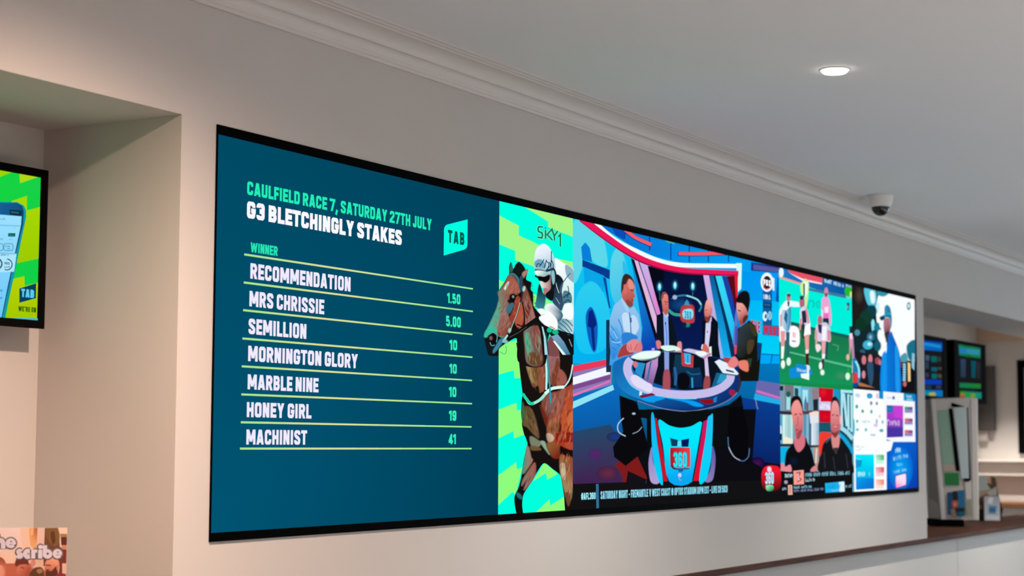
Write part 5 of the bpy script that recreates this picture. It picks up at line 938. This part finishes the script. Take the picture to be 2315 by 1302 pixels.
# fat lettering: the scribe
def fat(cc, ex):
    wv = 92+ex
    for q in ([(-58, 430), (-58, 735)], [(-58, 640), (-20, 575), (35, 565), (64, 620), (66, 735)]): A.rib(A.spl(q, 6, False), wv, cc)
    A.ell(225, 620, 108+ex/2, 104+ex/2, cc)
    A.crv([(445, 790), (395, 775), (375, 810), (430, 850), (440, 890), (400, 905), (350, 890)], 76+ex, cc)
    A.crv([(615, 790), (560, 785), (520, 840), (560, 900), (620, 890)], 92+ex, cc)
    A.rib([(690, 750), (690, 940+ex/4)], wv-6, cc); A.rib(A.spl([(690, 830), (720, 790), (770, 785)], 6, False), 70+ex, cc)
    A.rib([(835, 755), (832, 940+ex/4)], wv-6, cc); A.ell(840, 700, 50+ex/2, 44+ex/2, cc)
    A.rib([(932, 665-ex/4), (930, 900)], wv-6, cc); A.ell(985, 845, 100+ex/2, 98+ex/2, cc); A.ell(1190, 840, 98+ex/2, 98+ex/2, cc)
fat('#6b6668', 52); fat('#e2d9da', 0)
for x, y in ((225, 630), (1195, 845)): A.rib([(x-30, y+22), (x+40, y+14)], 12, '#6b6668'); A.ell(x+6, y-42, 22, 14, '#6b6668'); A.poly([(x+60, y+30), (x+115, y+8), (x+115, y+50), (x+80, y+55)], '#6b6668' if x < 500 else '#7a5a50')
A.ell(990, 838, 24, 26, '#6b6668')
A.C = [(q[0]*.80, q[1]*.80, q[2]*.92) for q in A.C]
A.mesh('print', M['print'], pb)

# ---------------------------------------------------------------- ceiling downlights
def downlight(x, y, label, group=None, watts=LAMP_W, colour=LAMP_COL, cone=126, blend=1.0):
    t = thing('downlight', label, 'ceiling light', (x, y, CZ), group)
    MB().lathe([(.050, -.0005), (.054, -.0005), (.055, -.002), (.053, -.004), (.050, -.003), (.050, -.0005)], (x, y, CZ)).build('trim_ring', M['white'], t, smooth=True)
    MB().lathe([(0, -.016), (.030, -.0155), (.042, -.0135), (.0475, -.009), (.049, -.004), (.049, -.0005), (0, -.0005)], (x, y, CZ)).build('lens', M['led'], t, smooth=True)
    ld = bpy.data.lights.new('lamp', 'SPOT'); ld.energy = watts; ld.color = colour; ld.spot_size = math.radians(cone); ld.spot_blend = blend; ld.shadow_soft_size = .045
    lo = bpy.data.objects.new('lamp', ld); COL.objects.link(lo); lo.location = (x, y, CZ-.03)
    return t
downlight(6.07, -1.113, 'round glowing downlight recessed in the ceiling, the only one in view', None)
for x, c3, w3 in ((-2.9, WARM_COL, WARM_W), (.1, WARM_COL, WARM_W), (3.1, (1.0, .69, .52), 470.0)): downlight(x, -1.113, 'round downlight of the ceiling row outside the picture', 'ceiling downlights beyond the picture', w3, c3, 164)
for x in (9.3, 12.4, 15.5): downlight(x, -1.113, 'round downlight of the ceiling row outside the picture', 'ceiling downlights beyond the picture')
for x in (0, 4, 8, 12): downlight(x, -5.0, 'round downlight of the ceiling row behind the viewer', 'ceiling downlights behind', HALL_W, HALL_COL if x > 3 else WARM_COL, 90)
downlight(16.15, .95, 'round downlight over the staff side of the counter', None, 300, (1, .9, .82), 88, .6)

# ---------------------------------------------------------------- dome camera
DX, DY = 9.305, -.212
t = thing('security_camera', 'white dome security camera hung from ceiling beside the cornice', 'security camera', (DX, DY, CZ))
MB().lathe([(0, 0), (.068, 0), (.070, -.004), (.0695, -.012), (.066, -.03), (.06, -.05), (.0555, -.06), (.053, -.064), (.049, -.064), (0, -.062)], (DX, DY, CZ)).build('housing', M['white'], t, smooth=True)
MB().lathe([(.049, -.0635)]+[(.049*math.cos(a), -.0635-.050*math.sin(a)) for a in [math.pi/2*k/12 for k in range(1, 12)]]+[(0, -.1135)], (DX, DY, CZ)).build('dome', M['dome'], t, smooth=True)

# ---------------------------------------------------------------- service counter
tag(MB().box(5.002, 16.2, -.010, .52, .955, .983).build('service_counter', M['wood'], bevel=.002), 'dark timber counter top running along under the video wall', 'counter')
for k, (x, wd_) in enumerate(((5.56, 6.0), (11.56, 3.0), (14.56, 1.64))):
    t = thing('counter_cabinet', ['long white laminate counter front under the video wall', 'white laminate counter front below the betting terminal', 'white laminate counter front farthest right under the counter'][k], 'counter front', (x+wd_/2, .05, 0), 'counter fronts')
    MB().box(x+.004, x+wd_-.004, .045, .058, .09, .954).build('front_panel', M['laminate'], t, bevel=.002)
    if x > WEND-1: MB().box(max(x, WEND)+.01, x+wd_-.01, .06, .45, .06, .954).build('carcass', M['laminate'], t)
    MB().box(x, x+wd_, .058, .06, 0, .09).build('plinth', M['dark'], t)

# ---------------------------------------------------------------- betting terminal
K = Vector((12.44, .335, .983)); KN = (CAM-K); KN.z = 0; KN.normalize(); KE = Vector((-KN.y, KN.x, 0)); KS = 3989.0/(CAM-K).length
def kp(x, y, dp=0.0): return K+KE*((x-2155)/KS)+Vector((0, 0, (1190-y)/KS))+KN*dp
t = thing('betting_terminal', 'tall grey and white betting terminal standing on the counter', 'terminal', K)
base_ = [kp(2100, 1190.2, -.16), kp(2122, 1190.2, .045), kp(2181, 1190.2, .045), kp(2181, 1190.2, -.16)]
MB().prism(base_, (0, 0, .05)).build('base', M['black'], t, bevel=.004)
fr = [kp(2115, 912), kp(2215, 912), kp(2213, 1177), kp(2132, 1177)]; bk = [kp(2096, 918, -.2), kp(2196, 908, -.2), kp(2196, 1177, -.2), kp(2103, 1177, -.2)]
part_label(MB().hexa(fr+bk).build('body', M['grey'], t, bevel=.006), 'grey body')
def plate(name, m, pts, dp=.004, th=.008, bev=.0015): return MB().prism([kp(x, y, dp) for x, y in pts], -KN*th).build(name, m, t, bevel=bev)
part_label(MB().hexa([kp(2097, 921, -.197), kp(2114, 915, -.006), kp(2131, 1176, -.006), kp(2104, 1176, -.197)]+[p_+KE*.004 for p_ in (kp(2097, 921, -.197), kp(2114, 915, -.006), kp(2131, 1176, -.006), kp(2104, 1176, -.197))]).build('side_panel', M['side'], t), 'darker grey side')
MB().tube(kp(2100, 1045, -.14)-KE*.004, kp(2100, 1045, -.14)+KE*.006, .012).build('lock', M['black'], t)
plate('front_trim', M['white'], [(2116, 914), (2124, 914), (2141, 1176), (2133, 1176)])
plate('screen', M['glassg'], [(2128, 938), (2152, 938), (2166, 1056), (2138, 1056)])
plate('divider', M['satin'], [(2153, 934), (2161, 934), (2174, 1070), (2166, 1070)], .008)
plate('display_panel', M['glassb'], [(2163, 932), (2191, 930), (2193, 1086), (2177, 1086)], .006)
plate('panel_frame', M['satin'], [(2159, 921), (2194, 932), (2197, 1090), (2193, 1090), (2191, 936), (2159, 930)], .005)
plate('slot', M['satin'], [(2182, 1086), (2194, 1086), (2194, 1092), (2182, 1092)], .008)
plate('ticket_tray', M['cream'], [(2138, 1057), (2163, 1057), (2166, 1071), (2140, 1071)], .006)
plate('green_label', M['green'], [(2141, 1074), (2172, 1074), (2173, 1101), (2142, 1101)], .005)
plate('white_strip', M['white'], [(2184, 1095), (2197, 1093), (2197, 1128), (2186, 1132)], .005)
plate('pale_label', M['pgreen'], [(2184, 1134), (2197, 1132), (2197, 1166), (2186, 1166)], .005)
plate('right_trim', M['white'], [(2200, 914), (2213, 914), (2211, 1175), (2200, 1175)])
A = Art(kp(2141, 1168, .006), KE, (0, 0, 1), 1e-4)
A.t(2080, 900, .23055); A.poly([(265, 925), (435, 900), (440, 1150), (400, 1165), (270, 1140)], '#0a5688'); A.poly([(365, 905), (435, 900), (440, 1080), (370, 1080)], '#1478ac'); A.sm([(320, 920), (365, 920), (370, 1010), (330, 1010)], '#141018'); A.sm([(318, 1010), (368, 1010), (362, 1070), (320, 1070)], '#d8603c'); A.ell(342, 1042, 12, 18, '#f0b090'); A.poly([(340, 1075), (440, 1075), (440, 1110), (345, 1120)], '#08141c'); A.poly([(300, 1090), (340, 1080), (360, 1170), (310, 1165)], '#a88470'); A.poly([(370, 1115), (435, 1110), (400, 1160), (375, 1160)], '#0a6c80')
A.mesh('picture_label', M['print'], t)

# ---------------------------------------------------------------- two monitors above the counter
def monitor(label, x0, x1, z0, z1, y, art, px_):
    t = thing('monitor', label, 'monitor', ((x0+x1)/2, y, z0))
    bz = .03
    b = MB(); b.box(x0, x1, y, y+.01, z1-bz, z1); b.box(x0, x1, y, y+.01, z0, z0+bz); b.box(x0, x0+.085, y, y+.01, z0+bz, z1-bz); b.box(x1-.085, x1, y, y+.01, z0+bz, z1-bz)
    b.build('bezel', M['black'], t); MB().box(x0, x1, y+.01, y+.075, z0, z1).build('housing', M['satin'], t, bevel=.004)
    cx = px_ and CAM.x+ray(px_, 900).x/ray(px_, 900).y*(y+.092-CAM.y)
    MB().tube((cx, y+.092, .01), (cx, y+.092, z0+.22), .016).build('stand_pole', M['black'], t); MB().lathe([(0, .012), (.13, .012), (.13, 0), (0, 0)], (cx, y+.092, 0)).build('stand_foot', M['black'], t)
    MB().box(cx-.05, cx+.05, y+.075, y+.095, z0+.12, z0+.24).build('mount_plate', M['dark'], t)
    global A
    A = Art((0, y+.0075, 0), (1, 0, 0), (0, 0, 1), 1e-4); A.panel(x0+.07, x1-.07, z0+bz, z1-bz); A.raw([(x0, z0, hx('#17161b')), (x1, z0, hx('#17161b')), (x1, z1, hx('#191a1f')), (x0, z1, hx('#191a1f'))])
    A.t(2080, 740, .13829); art(); A.mesh('screen', M['screen'], t)
def art1():
    A.poly([(-300, 175), (360, 250), (360, 395), (-300, 330)], ('#0a6cd0', '#0a58b4', (100, 220), (300, 380))); A.crv([(70, 270), (200, 290), (340, 320)], 44, '#1690c8'); A.poly([(-300, 175), (350, 240), (350, 262), (-300, 200)], '#0a30a0')
    for q, cc in (([(85, 450), (155, 460), (150, 545), (85, 540)], '#34566c'), ([(85, 560), (140, 565), (140, 680), (85, 675)], '#243c58'), ([(180, 470), (270, 475), (270, 570), (185, 565)], '#07605e'), ([(280, 480), (340, 485), (340, 560), (285, 560)], '#2c3a2c'), ([(185, 650), (275, 655), (275, 720), (185, 715)], '#0a5c6c'), ([(290, 650), (350, 655), (350, 690), (290, 690)], '#4a443c'), ([(190, 755), (275, 760), (270, 840), (190, 835)], '#07666c'), ([(290, 760), (350, 770), (350, 830), (290, 825)], '#4a4a2c'), ([(85, 740), (140, 745), (140, 820), (85, 815)], '#30365c')): A.poly(q, cc)
    A.poly([(-300, 840), (350, 860), (350, 935), (-300, 930)], '#0a3cb0'); A.poly([(90, 945), (180, 950), (180, 1010), (90, 1010)], '#1a3a4c'); A.poly([(260, 950), (340, 955), (340, 1000), (260, 1000)], '#2c3c5c')
    A.poly([(-300, 1015), (365, 1030), (365, 1135), (-300, 1130)], ('#0a6cc8', '#0a78b0', (200, 1020), (200, 1120))); A.poly([(90, 1050), (250, 1055), (240, 1130), (90, 1125)], '#0c8c7c'); A.sm([(150, 1075), (220, 1065), (255, 1100), (200, 1125), (150, 1110)], '#b4a45c')
def art2():
    A.poly([(630, 280), (985, 330), (985, 505), (640, 455)], '#127a4c'); A.poly([(640, 330), (975, 370), (975, 455), (645, 420)], ('#2a86a0', '#2f84a4', (660, 350), (950, 420))); A.poly([(640, 330), (760, 345), (760, 430), (645, 420)], '#2474b0'); A.poly([(700, 270), (820, 285), (820, 320), (700, 305)], '#1c5a1c'); A.poly([(740, 440), (830, 450), (830, 490), (740, 480)], '#0f6c1c')
    A.poly([(660, 510), (745, 520), (745, 820), (665, 815)], ('#2c4058', '#24384c', (700, 530), (700, 800))); A.poly([(835, 545), (915, 555), (905, 830), (840, 820)], ('#07505c', '#0a4858', (870, 560), (870, 820))); A.poly([(760, 520), (825, 525), (825, 800), (765, 800)], '#16181c'); A.poly([(930, 570), (975, 575), (970, 840), (935, 835)], '#2c2a2c')
    A.poly([(645, 905), (990, 925), (990, 1000), (645, 985)], ('#16744a', '#1f7c2c', (700, 940), (950, 950))); A.poly([(700, 985), (790, 990), (790, 1040), (700, 1035)], '#0c2a24'); A.poly([(820, 990), (905, 995), (900, 1045), (825, 1040)], '#0c2c30')
    A.poly([(650, 1040), (1000, 1065), (1000, 1165), (655, 1150)], ('#2c8c1c', '#12847c', (800, 1100), (980, 1110))); A.sm([(655, 1090), (710, 1085), (720, 1150), (660, 1145)], '#a8643c'); A.ell(700, 1135, 20, 18, '#a83020'); A.sm([(830, 1090), (890, 1090), (890, 1145), (835, 1145)], '#7c8c2c')
monitor('right of two black monitors over the counter, green banner on its screen', 13.508, 14.408, 1.89, 2.371, .60, art2, 2186)
monitor('left of two black monitors over the counter, blue banner, half hidden by the wall', 12.40, 13.30, 1.89, 2.366, .60, art1, 2112)

# ---------------------------------------------------------------- brochures on the counter
def card(name, label, cx, cy, z0, wd_, ht, lean, off, px, stand=False, art=None, cat='brochure'):
    b0 = Vector((cx, cy, z0)); n = (CAM-b0); n.z = 0; n.normalize(); e = Vector((-n.y, n.x, 0)); up = Vector((0, 0, 1))*math.cos(lean)-n*math.sin(lean)
    return b0, n, e, up
B0 = Vector((13.55, .36, .983)); bn = (CAM-B0); bn.z = 0; bn.normalize(); be = Vector((-bn.y, bn.x, 0)); BS = 3989.0/(CAM-B0).length
def bp(x, y, dp=0): return B0+be*((x-2235)/BS)+Vector((0, 0, (1174-y)/BS))+bn*dp
t = thing('brochure_stand', 'small black brochure stand on the counter right of the betting terminal', 'brochure stand', B0)
MB().prism([bp(2214, 1174, -.02), bp(2258, 1174, -.02), bp(2258, 1174, -.14), bp(2214, 1174, -.14)], (0, 0, .008)).build('foot', M['black'], t)
MB().prism([bp(2258, 1172, -.05), bp(2262, 1150, -.05), bp(2250, 1110, -.11), bp(2247, 1110, -.11), bp(2255, 1172, -.06)], -bn*.03).build('side_arm', M['black'], t); MB().prism([bp(2211, 1172, -.05), bp(2215, 1172, -.05), bp(2212, 1120, -.11), bp(2208, 1130, -.11)], -bn*.03).build('side_arm', M['black'], t)
MB().prism([bp(2213, 1172, -.085), bp(2256, 1172, -.085), bp(2250, 1082, -.125), bp(2208, 1082, -.125)], -bn*.006).build('back_rest', M['dark'], t)
def leaflet(name, label, p00, p10, p01, art_fn):
    p00, p10, p01 = Vector(p00), Vector(p10), Vector(p01); e = (p10-p00); w_ = e.length; e.normalize(); u_ = p01-p00; u_ = u_-e*u_.dot(e); h_ = u_.length; u_.normalize(); n = e.cross(u_)
    global A
    A = Art(p00, e, u_, 1e-4); A.panel(0, w_, 0, h_); art_fn(w_, h_)
    bm = bmesh.new(); q = [p00, p00+e*w_, p00+e*w_+u_*h_, p00+u_*h_]; f = [bm.verts.new(x) for x in q]; g = [bm.verts.new(x-n*.006) for x in q]
    base_i = len(A.V)
    for x in q: A.V.append(x); A.C.append(hx('#e8e4e0'))
    for x in q: A.V.append(x-n*.006); A.C.append(hx('#e8e4e0'))
    i = base_i
    A.F += [(i+7, i+6, i+5, i+4), (i, i+4, i+5, i+1), (i+1, i+5, i+6, i+2), (i+2, i+6, i+7, i+3), (i+3, i+7, i+4, i)]; bm.free()
    return tag(A.mesh(name, M['print']), label, 'leaflet')
def cov1(w_, h_):
    A.raw([(0, 0, hx('#9c6c4c')), (w_, 0, hx('#8c7c70')), (w_, h_, hx('#c4b4a0')), (0, h_, hx('#c8ccc4'))])
    for q, cc in (([(0, .55), (.6, .6), (.55, 1), (0, 1)], '#bcc4bc'), ([(.5, .75), (.68, 1), (.95, .95), (1, .6), (.7, .6)], '#5c3c20'), ([(.5, .8), (.62, 1), (.7, 1), (.72, .75)], '#d4a078'), ([(0, .3), (.4, .45), (.8, .3), (1, .2), (1, 0), (.2, 0)], '#7c4c34'), ([(.3, .3), (.5, .5), (.7, .42), (.6, .2)], '#b06c34'), ([(.5, .5), (1, .7), (1, .45), (.6, .4)], '#b4b8b4'), ([(0, .2), (.2, .4), (.25, .2), (.1, .1)], '#4c3020')):
        A.raw([(x*w_, y*h_, hx(cc)) for x, y in q])
def cov2(w_, h_):
    A.raw([(0, 0, hx('#d8dce4')), (w_, 0, hx('#d0d4dc')), (w_, h_, hx('#a8acb8')), (0, h_, hx('#b4b8c4'))])
    for q, cc in (([(.25, .3), (.72, .28), (.78, .6), (.3, .62)], '#3c90bc'), ([(.35, .4), (.65, .38), (.68, .48), (.36, .5)], '#1c5c8c'), ([(.2, .72), (.5, .7), (.6, .95), (.3, .96)], '#e8ecf4'), ([(.1, .05), (.9, .03), (.92, .18), (.12, .2)], '#e8e8ec')):
        A.raw([(x*w_, y*h_, hx(cc)) for x, y in q])
leaflet('magazine', 'brown and white magazine leaning at back of the brochure stand', bp(2210, 1150, -.065), bp(2250, 1150, -.065), bp(2207, 1078, -.10), cov1)
leaflet('leaflet', 'white leaflet with blue square leaning at front of the brochure stand', bp(2223, 1173, .02), bp(2256, 1173, .02), bp(2216, 1122, -.035), cov2)

# ---------------------------------------------------------------- staff side, on the end wall
t = thing('wall_box', 'tall dark grey box on the far end wall behind the monitors', 'wall box', (XR, 1.3, 1.70)); MB().box(XR-.08, XR, 1.235, 1.398, 1.70, 2.32).build('cover', M['dark'], t, bevel=.005); MB().box(XR-.05, XR, 1.31, 1.398, 1.6, 1.70).build('shadow_step', M['side'], t)  # lower grey box stands in for the shadow step under the cover
t = thing('framed_picture', 'black framed picture on the far end wall at right edge', 'picture', (XR, .6, 1.48)); b = MB(); b.box(XR-.03, XR, .96, 1.02, 1.48, 2.37); b.box(XR-.03, XR, .2, .26, 1.48, 2.37); b.box(XR-.03, XR, .26, .96, 1.48, 1.55); b.box(XR-.03, XR, .26, .96, 2.30, 2.37); b.build('frame', M['black'], t)
MB().box(XR-.012, XR, .26, .96, 1.55, 2.30).build('print', mat('picture_paper', '#8c8880', .5, noise=.1, nscale=6), t)
t = thing('wall_shelf', 'white ledge shelf along the far end wall above the back bench', 'shelf', (XR, .7, 1.27)); MB().box(XR-.16, XR, 0, 1.4, 1.40, 1.42).build('shelf_board', M['laminate'], t, bevel=.002); MB().box(XR-.10, XR, 0, 1.4, 1.27, 1.40).build('apron', M['grey'], t)
t = thing('back_bench', 'low bench with timber top along the far end wall behind the counter', 'bench', (XR-.25, .95, 0)); MB().box(XR-.53, XR-.03, .53, 1.37, .985, 1.025).build('bench_top', M['oak'], t, bevel=.003); MB().box(XR-.49, XR-.03, .56, 1.37, .03, .985).build('carcass', M['laminate'], t); MB().box(XR-.43, XR-.03, .56, 1.37, 0, .03).build('plinth', M['dark'], t)
